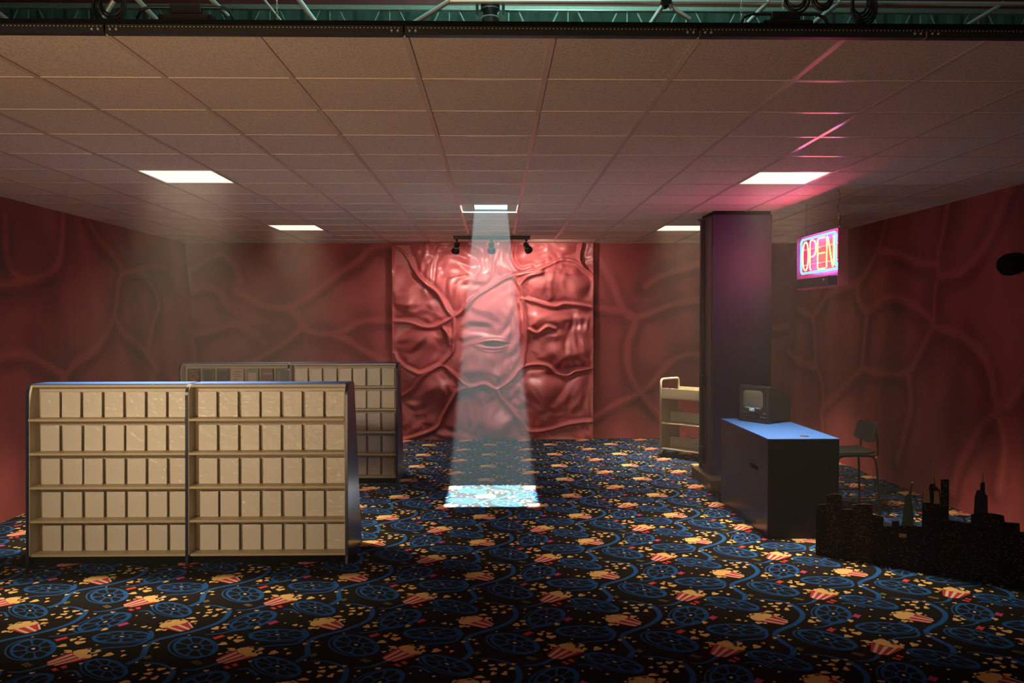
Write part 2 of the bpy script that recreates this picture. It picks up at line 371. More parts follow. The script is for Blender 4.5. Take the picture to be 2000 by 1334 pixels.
PANELV = parse('''-20,275 60,290 100,340 150,420 200,470 250,510 280,560 310,610 340,635 390,600 440,540 520,490 600,440 650,425 760,400 830,370 900,340 970,350 1010,380 1060,420 1120,470
-20,660 100,665 180,690 230,690 280,670 330,640
280,690 310,730 315,780
340,640 340,740 330,820 280,880
30,830 60,880 150,930 200,920 275,890 330,930 380,975 430,1000 500,985 560,1010 640,960 680,910 740,885 820,890 870,930 930,940 970,920 1060,905
40,1070 120,1010 180,940 275,890
430,1000 360,1020 320,1080 280,1150 240,1220 80,1275
560,1010 600,1080 680,1170 730,1230 850,1220 950,1190 1060,1180 1120,1200
650,430 690,500 700,560 715,700 710,840 700,890
690,540 760,560 860,585 920,570 1060,590 1120,600
1005,240 990,330 1010,380
650,250 640,330 680,390 740,380
680,470 720,430 790,410
720,700 770,720 820,690 860,700''', lambda u: 760+u/2.669, lambda v: 380+v/2.668)

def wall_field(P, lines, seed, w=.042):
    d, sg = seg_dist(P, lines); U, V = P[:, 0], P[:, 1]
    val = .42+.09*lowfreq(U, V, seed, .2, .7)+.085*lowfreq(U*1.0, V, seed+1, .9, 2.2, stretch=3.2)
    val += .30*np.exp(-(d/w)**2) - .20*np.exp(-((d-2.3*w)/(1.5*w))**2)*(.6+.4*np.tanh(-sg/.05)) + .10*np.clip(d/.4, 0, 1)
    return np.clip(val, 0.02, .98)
def grid_mesh(name, U, V, fn, attr, m):
    nu, nv = len(U), len(V); uu, vv = np.meshgrid(U, V, indexing='ij'); P = np.column_stack([uu.ravel(), vv.ravel()])
    co = fn(P); idx = np.arange(nu*nv).reshape(nu, nv)
    fs = np.stack([idx[:-1, :-1], idx[1:, :-1], idx[1:, 1:], idx[:-1, 1:]], -1).reshape(-1, 4)
    me = bpy.data.meshes.new(name); me.from_pydata(co.tolist(), [], fs.tolist())
    at = me.attributes.new('print', 'FLOAT', 'POINT'); at.data.foreach_set('value', np.asarray(attr(P), dtype=np.float32)); me.update()
    return finish(name, me, m, smooth=True)
# side walls lean outwards a little
LB, LT, RB, RT = -4.38, -4.66, 4.33, 4.52
def leanwall(name, xb, xt, lines_px, seed):
    n = np.array([1, 0, -(xt-xb)/ZC])
    L = []
    for ln in lines_px:
        q = [onplane(x, y, (xb, 0, 0), n) for x, y in cat_rom(ln, 4)]; L.append(np.array([(p[1], p[2]) for p in q]))
    def fn(P):
        return np.column_stack([xb+(xt-xb)*P[:, 1]/ZC+.012*lowfreq(P[:, 0], P[:, 1], seed+5, .2, .8, stretch=4), P[:, 0], P[:, 1]])
    Y = np.arange(3.3, YB+.03, .04); Z = np.linspace(0, ZC+.02, 74)
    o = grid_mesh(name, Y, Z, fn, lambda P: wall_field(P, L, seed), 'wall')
    # solid backing
    s = -1 if xb < 0 else 1
    B().prism([(xb+s*.03, 0), (xb+s*.10, 0), (xt+s*.10, ZC+.02), (xt+s*.03, ZC+.02)], 1, 3.3, YB+.1).build('wall_backing', 'blackmatte', o)
    return struct(o)
leanwall('wall_left', LB, LT, LEFTV, 11)
leanwall('wall_right', RB, RT, RIGHTV, 31)
def backwall():
    L = [np.array([(p[0], p[2]) for p in (ony(x, y, YB) for x, y in cat_rom(ln, 4))]) for ln in BACKV]
    X = np.arange(-4.75, 4.62, .04); Z = np.linspace(0, ZC+.02, 74)
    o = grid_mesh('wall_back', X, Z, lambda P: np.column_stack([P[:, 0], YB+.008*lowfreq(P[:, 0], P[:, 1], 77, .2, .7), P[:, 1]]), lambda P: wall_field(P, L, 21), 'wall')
    B().box((-4.75, YB+.04, 0), (4.62, YB+.12, ZC+.02)).build('wall_backing', 'blackmatte', o)
    struct(o)
backwall()
def relief_panel():
    Lx0, Lx1 = -1.552, 1.449
    L = [np.array([(p[0], p[2]) for p in (ony(x, y, YB-.03) for x, y in cat_rom(ln, 5))]) for ln in PANELV]
    X = np.linspace(Lx0, Lx1, 260); Z = np.linspace(.002, ZC-.004, 256)
    cx, cz = -.044, 1.432
    bulges = [((1065, 545), .36, .28, .10), ((1070, 625), .40, .17, .08), ((1085, 655), .16, .09, .05), ((840, 560), .28, .26, .05), ((830, 660), .30, .16, .06), ((850, 760), .25, .2, .06),
              ((960, 600), .30, .30, .045), ((1080, 760), .4, .26, .06), ((800, 590), .18, .2, .05), ((960, 830), .4, .2, .05), ((1120, 560), .2, .3, .04), ((1020, 500), .16, .14, .05), ((900, 500), .3, .14, .04), ((1100, 690), .3, .2, .05)]
    bl = [(ony(x, y, YB-.03), a, b, h) for (x, y), a, b, h in bulges]
    def height(P):
        d, sg = seg_dist(P, L); x, z = P[:, 0], P[:, 1]
        h = .040*(1-np.exp(-(d/.18)**2)) + .060*np.exp(-(d/.022)**2) - .016*np.exp(-((d-.055)/.03)**2)
        for c, a, b, k in bl: h += 1.3*k*np.exp(-(((x-c[0])/a)**2+((z-c[2])/b)**2)*1.6)
        wx = x+.10*lowfreq(x, z, 3, .5, 1.5); wz = z+.10*lowfreq(x, z, 4, .5, 1.5)
        h += .022*lowfreq(wx, wz, 5, .8, 2.2)+.010*lowfreq(wx, wz, 6, 2.5, 5.0)+.006*lowfreq(wx, wz, 8, 4.5, 8)
        mx, mz = (x-cx), (z-cz); rr = (mx/.24)**2+(mz/.11)**2
        h = h*(1-.85*np.exp(-rr*.5))+.03*np.exp(-rr*.5)
        for s in (.058, -.062):
            h += .024*np.exp(-((mz-s*np.clip(1-(mx/.30)**2, 0, 1))/.017)**2)*np.exp(-(mx/.25)**4)
        for s in (.105, -.11):
            h += .012*np.exp(-((mz-s*np.clip(1-(mx/.34)**2, 0, 1))/.018)**2)*np.exp(-(mx/.28)**4)
        slit = (mx/.16)**2+(mz/np.maximum(.037*np.sqrt(np.clip(1-(mx/.175)**2, .02, 1)), .005))**2
        h -= .10*np.exp(-slit**2)
        edge = np.minimum(np.minimum(x-Lx0, Lx1-x)/.05, 1); edge2 = np.minimum(np.minimum(z, ZC-z)/.04, 1)
        return .066+1.30*np.maximum(h-.040, -.052)*np.clip(edge, 0, 1)*(.3+.7*np.clip(edge2, 0, 1))
    hh = {}
    def fn(P): hh['h'] = height(P); return np.column_stack([P[:, 0], YB-.035-hh['h'], P[:, 1]])
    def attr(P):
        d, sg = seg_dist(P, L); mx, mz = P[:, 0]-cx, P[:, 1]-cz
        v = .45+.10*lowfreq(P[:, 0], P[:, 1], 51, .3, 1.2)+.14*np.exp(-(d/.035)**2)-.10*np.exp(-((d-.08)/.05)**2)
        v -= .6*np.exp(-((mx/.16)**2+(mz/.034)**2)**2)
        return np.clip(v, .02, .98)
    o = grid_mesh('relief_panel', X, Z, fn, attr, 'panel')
    tag(o, 'glossy moulded pink relief wall panel with raised veins and small mouth slit', 'wall panel')
    B().box((Lx0, YB-.030, 0), (Lx1, YB-.018, ZC-.004)).build('backing_board', 'panel', o)
relief_panel()

# ---------------------------------------------------------------- suspended ceiling
X0, Y0, PT = -.3758, 3.4377, .61
def gx(i): return X0+PT*i
def gy(j): return Y0+PT*j
def ceiling():
    b = B(); zz = ZC+.046
    hx0, hx1, hy0, hy1 = gx(0), gx(1), gy(8), gy(9)
    for a, c in (((-4.8, Y0, zz), (hx0, YB+.1, zz+.02)), ((hx1, Y0, zz), (4.7, YB+.1, zz+.02)), ((hx0, Y0, zz), (hx1, hy0, zz+.02)), ((hx0, hy1, zz), (hx1, YB+.1, zz+.02))): b.box(a, c)
    root = struct(b.build('ceiling', 'blackmatte'))
    holes = {(-4, 5), (4, 5), (-4, 11), (4, 11), (0, 8)}
    xs = [-4.70]+[gx(i) for i in range(-7, 9)]+[4.58]; ys = [gy(j) for j in range(15)]+[YB+.01]
    e = .0015; me0 = None
    def tile_mesh(wx, wy):
        q = B().box((-wx/2+e, -wy/2+e, 0), (wx/2-e, wy/2-e, .016)); return q.mesh('ceiling_tile', .0025, 1)
    cache = {}
    for a in range(len(xs)-1):
        for c in range(len(ys)-1):
            if (a-8, c) in holes: continue
            wx, wy = xs[a+1]-xs[a], ys[c+1]-ys[c]; k = (round(wx, 3), round(wy, 3))
            if k not in cache:
                cache[k] = tile_mesh(wx, wy); cache[k].materials.append(M['tile'])
            t = bpy.data.objects.new('ceiling_tile', cache[k]); COL.objects.link(t); t.parent = root
            t.location = ((xs[a]+xs[a+1])/2, (ys[c]+ys[c+1])/2, ZC+.0044+rnd.uniform(0, .0012))
            t.rotation_euler = (rnd.uniform(-.001, .001), rnd.uniform(-.001, .001), 0)
    def tee(L, axis):
        q = B()
        if axis == 1: q.box((-.0135, 0, 0), (.0135, L, .004)).box((-.003, 0, .004), (.003, L, .036))
        else: q.box((0, -.012, 0), (L, .012, .004)).box((0, -.003, .004), (L, .003, .036))
        m = q.mesh('tee_bar'); m.materials.append(M['tee']); return m
    my = tee(YB-Y0, 1)
    for i in range(-7, 9):
        t = bpy.data.objects.new('main_tee', my); COL.objects.link(t); t.parent = root; t.location = (gx(i), Y0, ZC)
    mx = tee(PT-.024, 0); k = 0
    for j in range(0, 15):
        for i in range(-7, 8):
            if j == 0 or (i, j) == (0, 8): pass
            t = bpy.data.objects.new('cross_tee', mx); COL.objects.link(t); t.parent = root; t.location = (gx(i)+.012, gy(j), ZC+.0012)
    # wall angle round the rim
    B().box((-4.70, YB-.02, ZC), (4.58, YB+.005, ZC+.003)).build('wall_angle', 'tee', root)
    return root
CEIL = ceiling()
# perforated black steel angle along the open front edge, in four lengths
def front_angle():
    ends = [-4.75, onz(200, 62, ZC)[0], onz(788, 66, ZC)[0], onz(1368, 68, ZC)[0], onz(1803, 78, ZC)[0], 4.65]
    for k, (a, b) in enumerate(zip(ends[:-1], ends[1:])):
        root = thing('slotted_angle', 'black slotted steel angle along front ceiling edge, %s' % ['length meeting the left wall', 'length under the left floodlight', 'length under the hanging spotlight', 'length under the right floodlight', 'length meeting the right wall'][k], 'steel angle', ((a+b)/2, Y0-.02, ZC), 0, 'front edge angles')
        h = (b-a)/2-.004
        B().box((-h, -.004, 0), (h, 0, .037)).box((-h, -.0, 0), (h, .03, .004)).box((-h, 0, .033), (h, .03, .037)).build('angle_bar', 'black', root)
        q = B(); n = int(2*h/.0157)
        for i in range(n):
            x = -h+.012+i*.0157
            q.box((x, -.0048, .0265), (x+.0035, -.0038, .0295))
        q.build('slot_light_dots', 'tee', root)['kind'] = 'stuff'  # pale dots stand in for light showing through the slots
        for sx in (-h+.02, -h+.045, h-.02, h-.045):
            B().lathe([(0, .0052), (.004, .0052), (.006, .003)], (sx, -.004, .016), (0, -1, 0), 8).build('bolt', 'galv', root)
front_angle()

# ---------------------------------------------------------------- ceiling light panels
def light_panel(i, j, label, power):
    x0, x1, y0, y1 = gx(i)+.012, gx(i+1)-.012, gy(j)+.012, gy(j+1)-.012
    cx, cy = (x0+x1)/2, (y0+y1)/2; wx, wy = (x1-x0)/2, (y1-y0)/2
    root = thing('ceiling_light', label, 'ceiling light', (cx, cy, ZC), 0, 'square ceiling light panels')
    fr = B(); t = .010
    for a, c in (((-wx, -wy, .002), (wx, -wy+t, .016)), ((-wx, wy-t, .002), (wx, wy, .016)), ((-wx, -wy+t, .002), (-wx+t, wy-t, .016)), ((wx-t, -wy+t, .002), (wx, wy-t, .016))): fr.box(a, c)
    fr.build('frame', 'white', root); B().box((-wx+t, -wy+t, .008), (wx-t, wy-t, .014)).build('diffuser', 'diffuser', root)
    B().box((-wx+.02, -wy+.02, .0162), (wx-.02, wy-.02, .044)).build('housing', 'white', root, .004)
    l = area('panel_lamp', (0, 0, .004), (0, 0, -1), (2*wx-.04, 2*wy-.04), power, (1, .78, .52), 84, root)
light_panel(-4, 5, 'bright square ceiling light panel in tiles above the front shelf units', 40)
light_panel(4, 5, 'bright square ceiling light panel in tiles between neon sign and pillar, pink lit edge', 27)
light_panel(-4, 11, 'bright square ceiling light panel near back wall above the rear shelf units', 28)
light_panel(4, 11, 'bright square ceiling light panel near back wall, partly behind the pillar', 30)

# ---------------------------------------------------------------- opening with the shaft of light
def beam_panel():
    x0, x1, y0, y1 = gx(0)+.013, gx(1)-.013, gy(8)+.013, gy(9)-.013
    root = thing('shaft_panel', 'ceiling panel with a lit square opening casting a pale blue beam', 'ceiling panel', (0, 0, 0))
    ox0, ox1, oy0, oy1 = -.225, .113, 8.42, 8.81; z = ZC+.006
    p = B()
    for a, c in (((x0, y0, z), (ox0, y1, z+.012)), ((ox1, y0, z), (x1, y1, z+.012)), ((ox0, y0, z), (ox1, oy0, z+.012)), ((ox0, oy1, z), (ox1, y1, z+.012))): p.box(a, c)
    p.build('panel', 'tile', root)
    s = B(); h = .10; t = .004
    for a, c in (((ox0-t, oy0-t, z), (ox0, oy1+t, z+h)), ((ox1, oy0-t, z), (ox1+t, oy1+t, z+h)), ((ox0-t, oy0-t, z), (ox1+t, oy0, z+h)), ((ox0-t, oy1, z), (ox1+t, oy1+t, z+h))): s.box(a, c)
    s.build('shaft_lining', mat('teal_lining', (.35, .72, .70), .3, var=.05), root)
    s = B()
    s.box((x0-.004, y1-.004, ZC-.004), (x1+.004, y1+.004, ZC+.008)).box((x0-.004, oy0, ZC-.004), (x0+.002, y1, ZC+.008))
    s.build('leak_glow_strip', 'leakglow', root)  # added glowing strips imitate leaked light, not a lamp
beam_panel()
def stage_spot():
    root = thing('stage_spotlight', 'dark stage spotlight hanging above the ceiling opening, lens pointing down', 'stage light', (-.060, 8.77, 4.86))
    br = B().lathe([(0, .085), (.02, .09), (.10, .09), (.10, .075), (.19, .075), (.21, .10), (.30, .10), (.32, .13), (.46, .13), (.5, .09)], (0, 0, 0), (0, 0, 1), 24).build('barrel', 'lampbody', root, smooth=False)
    B().lathe([(0, .07), (.006, .07)], (0, 0, .012), (0, 0, 1), 24).build('lens', 'lens', br)
    for z in (.11, .20): B().tube([(.097*math.cos(a), .097*math.sin(a), z) for a in np.linspace(0, 6.283, 25)[:-1]], .007, 6, True).build('ring', 'galv', br)
    B().prism([(-.15, .12), (-.16, .42), (-.14, .44), (-.125, .42), (-.12, .12)], 1, -.07, .07).build('barn_door', 'lampbody', root)
    B().prism([(.15, .12), (.16, .42), (.14, .44), (.125, .42), (.12, .12)], 1, -.07, .07).build('barn_door', 'lampbody', root)
    B().tube([(-.17, 0, .3), (-.17, 0, .6), (-.1, 0, .68), (.1, 0, .68), (.17, 0, .6), (.17, 0, .3)], .014, 8).build('yoke', 'lampbody', root)
    spot('beam_lamp', (-.062, 8.775, 4.84), (-.045, 8.37, 0), 22, .0, 19500, (.70, .97, 1), .022)
stage_spot()

# ---------------------------------------------------------------- track lights
def track():
    y = 11.395; xa, xb = -.588, .463
    root = thing('lighting_track', 'black lighting track fixed to ceiling before the moulded panel', 'track', ((xa+xb)/2, y, ZC))
    h = (xb-xa)/2
    B().box((-h, -.03, -.048), (h, .03, -.008)).box((-h-.012, -.045, -.008), (h+.012, .045, -.0005)).build('rail', 'black', root, .002, 1)
    for k, (px, tgt, lab, pw) in enumerate(((893, (-.85, 12.3, 1.9), 'black track spotlight pointing down to the left of the relief panel', 30), (960, (-.05, 12.3, 2.1), 'black track spotlight at the middle of the track, inside the pale beam', 34), (1028, (.80, 12.3, 2.2), 'black track spotlight turned towards the bright bulge of the relief panel', 42))):
        x = ((px-1000)/F+.0189)*y; p0 = Vector((x, y, ZC-.048)); q = Vector((x, y, ZC-.13))
        t = thing('track_spotlight', lab, 'spotlight', p0, 0, 'spotlights on the track')
        d = (Vector(tgt)-q); d.normalize(); o = q-p0
        B().lathe([(0, .018), (.02, .018), (.025, .008), (.05, .008)], (0, 0, 0), (0, 0, -1), 10).build('stem', 'black', t)
        B().tube([(-.03, 0, -.045), (-.036, 0, -.07), (-.034, 0, -.10)], .005, 6).tube([(.03, 0, -.045), (.036, 0, -.07), (.034, 0, -.10)], .005, 6).tube([(-.03, 0, -.045), (.03, 0, -.045)], .006, 6).build('bracket', 'black', t)
        hd = B().lathe([(-.045, .018), (-.035, .030), (.015, .032), (.025, .036), (.10, .058), (.115, .058), (.108, .05), (.06, .035)], o, d, 18).build('head', 'black', t)
        B().tube([o+d*.025+(Vector((1, 0, 0))*math.cos(a)*.0375+d.cross(Vector((1, 0, 0)))*math.sin(a)*.0375) for a in np.linspace(0, 6.283, 19)[:-1]], .0035, 6, True).build('band', 'white', hd)
        spot('track_lamp', q+d*.13, tgt, 125, .95, pw*.85, (1, .84, .72), .03)
track()

# ---------------------------------------------------------------- display shelf units
def shelf_profile():
    pr = [(6.005-6.02, 0), (6.01-6.02, .06), (6.04-6.02, 1.20)]
    for a in np.linspace(math.pi, math.pi/2, 7): pr.append((.10+.08*math.cos(a)*1.0, 1.24+.08*math.sin(a)))
    pr += [(.27, 1.32), (.30, 1.30), (.60, .0)]
    return pr
SH_Z = [.077, .325, .572, .820, 1.068]
def shelf_unit(name, label, x0, x1, y, left_end, right_end, group):
    # one bay: back board, five shelves, kick board, top cap, end panels
    root = thing(name, label, 'display shelf', ((x0+x1)/2, y, 0), 0, group); h = (x1-x0)/2; t = .022
    pr = shelf_profile()
    def panel(xc, outer):
        pn = B().prism(pr, 0, xc-t/2, xc+t/2).build('end_panel', 'navy' if outer else 'cream', root, .002, 1)
        return pn
    if left_end:
        ep = panel(-h+t/2-.004, True); B().prism([(a+.006 if a < .2 else a-.006, max(b, .07)-(.004 if b > .2 else 0)) for a, b in pr], 0, -h+t-.004, -h+t).build('end_panel_lining', 'cream', ep)
    else: ep = B().prism(pr, 0, -h-.009, -h+.012).build('divider', 'navy', root); B().prism([(a+.006 if a < .2 else a-.006, max(b, .07)-(.004 if b > .2 else 0)) for a, b in pr], 0, -h+.012, -h+.016).build('divider_lining', 'cream', ep)
    if right_end: ep = panel(h-t/2+.004, True); B().prism([(a+.006 if a < .2 else a-.006, max(b, .07)-(.004 if b > .2 else 0)) for a, b in pr], 0, h-t, h-t+.004).build('end_panel_lining', 'cream', ep)
    else: pass
    a, b = -h+.016, h-(t if right_end else .0095)
    B().box((a, .150, .06), (b, .165, 1.30)).build('back_board', 'cream', root)
    for z in SH_Z:
        B().box((a, .012, z-.018), (b, .150, z)).build('shelf_board', 'creamedge', root, .002, 1)
    B().box((a, .045, .0), (b, .06, .059)).build('kick_board', 'blackmatte', root)
    B().box((a, .07, 1.295), (b, .29, 1.312)).build('top_board', 'creamedge', root)
    B().box((a, .075, 1.312), (b, .29, 1.3195)).build('top_cap', 'navytop', root)
    B().prism([(.165, .06), (.40, .06), (.25, 1.29), (.165, 1.29)], 0, a, b).build('rear_board', 'navy', root)
    return root, (x0+x1)/2, a, b
def case_mat(name, col):
    m = mat(name, col, .5, coat=.30); nt = m.node_tree; b = nt.nodes['Principled BSDF']; tc = nt.nodes['Texture Coordinate']
    oi = nt.nodes.new('ShaderNodeObjectInfo'); ad = nt.nodes.new('ShaderNodeVectorMath'); ad.operation = 'ADD'
    nt.links.new(tc.outputs['Object'], ad.inputs[0]); nt.links.new(oi.outputs['Location'], ad.inputs[1])
    n = nt.nodes.new('ShaderNodeTexNoise'); n.inputs['Scale'].default_value = 16; n.inputs['Detail'].default_value = 2; n.inputs['Distortion'].default_value = 1.2
    nt.links.new(ad.outputs[0], n.inputs['Vector'])
    bp = nt.nodes.new('ShaderNodeBump'); bp.inputs['Strength'].default_value = .8; bp.inputs['Distance'].default_value = .012
    nt.links.new(n.outputs['Fac'], bp.inputs['Height']); nt.links.new(bp.outputs['Normal'], b.inputs['Coat Normal']); b.inputs['Coat Roughness'].default_value = .22
    return m
M['case'] = case_mat('blank_case', (.62, .56, .46))
def case_mesh():
    b = B().box((-.0675, 0, 0), (.0675, .015, .190)); me = b.mesh('video_case', .003, 2); me.materials.append(M['case']); return me
CASE = case_mesh()
ORD = ['first', 'second', 'third', 'fourth', 'fifth', 'sixth', 'seventh']
ROWN = ['bottom', 'second lowest', 'middle', 'second highest', 'top']
def wrinkle_mesh():
    # puckered film along the upper right corner of the shrink wrap: thin raised folds
    b = B()
    for (x0, z0, x1, z1, w_) in ((.010, .178, .040, .160, .0020), (.030, .180, .052, .168, .0016), (.022, .170, .050, .150, .0014), (-.045, .1845, .030, .1845, .0012)):
        d = np.array([x1-x0, z1-z0]); d = d/np.linalg.norm(d); nrm = np.array([-d[1], d[0]])*w_
        p, q = np.array([x0, z0]), np.array([x1, z1]); m_ = (p+q)/2
        b.add([(p[0], -.0003, p[1]), (m_[0]+nrm[0], -.0003, m_[1]+nrm[1]), (q[0], -.0003, q[1]), (m_[0]-nrm[0], -.0003, m_[1]-nrm[1]), (m_[0], -.0022, m_[1]+.0004)], [(0, 1, 4), (1, 2, 4), (2, 3, 4), (3, 0, 4)])
    me = b.mesh('film_fold'); me.materials.append(M['film']); return me
M['film'] = mat('film_fold', (1, .96, .86), .12, coat=1, var=.02)  # near-white colour paints a highlight on the clear creases
FOLD = wrinkle_mesh()
def fill(cx, a, b, y, where, rows, group, n=7, folds=.5):
    pitch = (b-a-.035)/n
    for r in rows:
        for k in range(n):
            x = cx+a+.028+pitch*(k+.5)+rnd.uniform(-.004, .004)
            o = bpy.data.objects.new('video_case', CASE); COL.objects.link(o)
            o.location = (x, y+.108+rnd.uniform(-.002, .002), SH_Z[r]+.0005); o.rotation_euler = (-.03, 0, rnd.uniform(-.02, .02))
            tag(o, 'blank wrapped video case, %s shelf, %s, %s from divider' % (ROWN[r], where, ORD[k if 'beam' in where else n-1-k]), 'video case', group+', %s shelf' % ROWN[r])
            if rnd.random() < folds:
                f = bpy.data.objects.new('film_fold', FOLD); COL.objects.link(f); f.parent = o; f.scale = (rnd.choice((-1, 1, 1)), 1, rnd.uniform(.97, 1)); f['label'] = 'crease in clear wrap, highlight painted white'
YS = 6.02
for y, nm, lab in ((YS, 'front', 'front'), (9.0, 'rear', 'rear')):
    xl, xm, xr = (-3.418, -2.262, -1.092) if nm == 'front' else (-3.455, -2.272, -1.085)
    g = 'display shelf units'
    r1 = shelf_unit('display_shelf', 'cream and navy video display shelf bay, %s' % ('nearer unit, bay closest to left wall' if nm == 'front' else 'farther unit, dark printed covers on top'), xl, xm, y, True, False, g)
    r2 = shelf_unit('display_shelf', 'cream and navy video display shelf bay, %s' % ('nearer unit, bay facing the light beam' if nm == 'front' else 'farther unit, bay of blank cases'), xm, xr, y, False, True, g)
    fill(r1[1], r1[2], r1[3], y, 'nearer unit, wall-side bay' if nm == 'front' else 'farther unit, wall-side bay', range(5) if nm == 'front' else range(4), 'blank video cases, %s left bay' % lab, folds=.55 if nm == 'front' else .2)
    fill(r2[1], r2[2], r2[3], y, 'nearer unit, beam-side bay' if nm == 'front' else 'farther unit, beam-side bay', range(5), 'blank video cases, %s right bay' % lab, folds=.35)
    if nm == 'rear':
        pitch = (r1[3]-r1[2]-.035)/7
        specs = [((.10, .025, .018), 'ring', 'dark maroon cover with pale ring emblem'), ((.030, .028, .022), 'frame', 'black cover with thin pale border'), ((.028, .024, .022), 'dot', 'black cover with orange spot'), ((.42, .32, .24), 'text', 'pale cover with dark lines of text'),
                 ((.16, .15, .13), 'box', 'grey cover with pale square picture'), ((.11, .022, .018), 'title', 'dark red cover with white title line'), ((.03, .03, .03), 'figure', 'black cover with grey-green figure and red spot')]
        for k, (c, kind, lb) in enumerate(specs):
            x = r1[1]+r1[2]+.028+pitch*(k+.5)
            mm = mat('cover_%s' % kind, c, .35, coat=.5, var=.25, vscale=40)
            o = B().box((-.0675, 0, 0), (.0675, .015, .190)).build('video_case', mm, None, .003, 2); o.location = (x, y+.108, SH_Z[4]+.0005); o.rotation_euler = (-.03, 0, 0)
            tag(o, 'video case with %s, top shelf' % lb, 'video case', 'printed video cases')
            pale = mat('print_pale_%s' % kind, (.45, .33, .25), .5, var=.2, vscale=60); red = mat('print_red_%s' % kind, (.35, .05, .03), .5, var=.2, vscale=60); grn = mat('print_grey_%s' % kind, (.16, .19, .17), .5, var=.2, vscale=60)
            def pr(nm2, m2, rects):
                q = B()
                for (a0, b0, a1, b1) in rects: q.box((a0, -.0006, b0), (a1, .0002, b1))
                q.build(nm2, m2, o)
            if kind == 'ring':
                B().tube([(.036*math.cos(t), -.0004, .10+.036*math.sin(t)) for t in np.linspace(0, 6.283, 25)[:-1]], .004, 4, True).build('ring_emblem', pale, o)
                pr('title', pale, [(-.04, .162, .04, .168)]); pr('figure', red, [(-.06, .01, .06, .05), (-.015, .05, .02, .10)])
            elif kind == 'frame': pr('border', pale, [(-.055, .176, .055, .180), (-.055, .012, -.052, .176), (.052, .012, .055, .176), (-.05, .03, .05, .034)])
            elif kind == 'dot': pr('title', pale, [(-.05, .172, .05, .178), (-.05, .03, .05, .045)]); pr('spot', red, [(.005, .09, .035, .108)]); pr('base_band', red, [(-.06, .006, .06, .014)])
            elif kind == 'text': pr('text_lines', mat('print_dark', (.10, .06, .045), .6, var=.1), [(-.03, .150, .04, .158), (-.04, .125, .03, .131), (-.035, .10, .02, .106), (.025, .10, .04, .112), (-.035, .07, .0, .078), (-.035, .04, .03, .05), (-.03, .02, .04, .026)])
            elif kind == 'box': pr('picture', pale, [(-.045, .04, .045, .145)]); pr('picture_inner', grn, []) if False else None; pr('band', red, [(-.06, .02, .06, .033)])
            elif kind == 'title': pr('title', pale, [(-.05, .125, .05, .138)]); pr('figure', red, [(-.012, .07, .012, .10), (-.03, .04, -.018, .06), (.018, .04, .03, .06)])
            else: pr('figure', grn, [(-.045, .05, -.012, .165), (-.05, .02, -.03, .05)]); pr('spot', red, [(.0, .07, .018, .10)])

# ---------------------------------------------------------------- pillar
def pillar():
    x0, x1, y0, y1 = 2.318, 2.955, 8.80, 9.32
    b = B().box((x0, y0, 0), (x1, y1, ZC-.035)); me = b.mesh('wall_pillar', .004, 1)
    o = finish('wall_pillar', me, ['pillar', 'pillarside'])
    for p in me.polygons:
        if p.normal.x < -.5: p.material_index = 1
    struct(o)
    B().box((x0+.012, y0+.012, ZC-.035), (x1-.012, y1-.01, ZC+.005)).build('pillar_shadow_gap', 'blackmatte', o)  # narrow black block paints the shadow gap under the ceiling
    B().box((2.235, 8.52, 0), (x1+.05, y1+.06, .115)).build('pillar_base', 'skirt', o, .004, 1)
    B().box((x0-.012, y1-.06, .115), (x0, y1, ZC-.04)).build('corner_batten', 'pillarside', o, .002, 1)
    B().box((x0-.008, y0+.03, .115), (x0, y0+.18, ZC-.04)).build('side_batten', 'pillarside', o, .002, 1)
    B().tube([(x0-.018, y1-.20, .28), (x0-.018, y1-.20, ZC-.05)], .013, 8).build('conduit', 'conduit', o)
    B().tube([(x0-.018, y0+.02, ZC-.05), (x0-.018, y1-.1, ZC-.045), (x0-.018, y1+.02, ZC-.03)], .012, 8).build('conduit_elbow', 'conduit', o)
    B().box((x0-.045, y1-.26, 1.06), (x0, y1-.14, 1.18)).build('junction_box', 'conduit', o, .006, 2)
    B().box((x0-.045, y1-.26, .20), (x0, y1-.13, .38)).build('junction_box', 'conduit', o, .006, 2)
pillar()

# ---------------------------------------------------------------- counter
def counter():
    x0, x1, y0, y1, z = 2.206, 2.788, 6.63, 8.03, .82
    root = thing('counter', 'navy box counter with bright blue top under the television', 'counter', ((x0+x1)/2, (y0+y1)/2, 0))
    hx, hy = (x1-x0)/2, (y1-y0)/2
    B().box((-hx, -hy, 0), (hx, -hy+.018, z-.012)).build('front_panel', 'deskfront', root, .001, 1)
    # side panel with a hand slot
    yc = 6.985-(y0+y1)/2; zc = .530; hw, hh = .105, .017; xa, xb = -hx, -hx+.018; q = B()
    q.box((xa, -hy+.018, 0), (xb, hy, zc-hh)).box((xa, -hy+.018, zc+hh), (xb, hy, z-.012)).box((xa, -hy+.018, zc-hh), (xb, yc-hw, zc+hh)).box((xa, yc+hw, zc-hh), (xb, hy, zc+hh))
    q.build('side_panel', 'navy', root)
    B().box((-hx+.03, -hy+.2, zc-.1), (-hx+.04, hy-.2, zc+.1)).build('slot_back', 'blackmatte', root)
    B().box((hx-.018, -hy+.018, 0), (hx, hy, z-.012)).build('side_panel', 'navy', root, .001, 1)
    B().box((-hx+.018, hy-.018, 0), (hx-.018, hy, z-.012)).build('rear_panel', 'navy', root)
    B().box((-hx-.002, -hy-.002, z-.012), (hx+.002, hy, z)).build('top', 'navytop', root, .0015, 1)
    c = onz(1571, 852, z)
    g = B().lathe([(0, .036), (.004, .036), (.006, .030), (.003, .024)], (c[0]-(x0+x1)/2, c[1]-(y0+y1)/2, z), (0, 0, 1), 20).build('cable_grommet', 'skirt', root); g['label'] = 'round dark cable grommet'
counter()

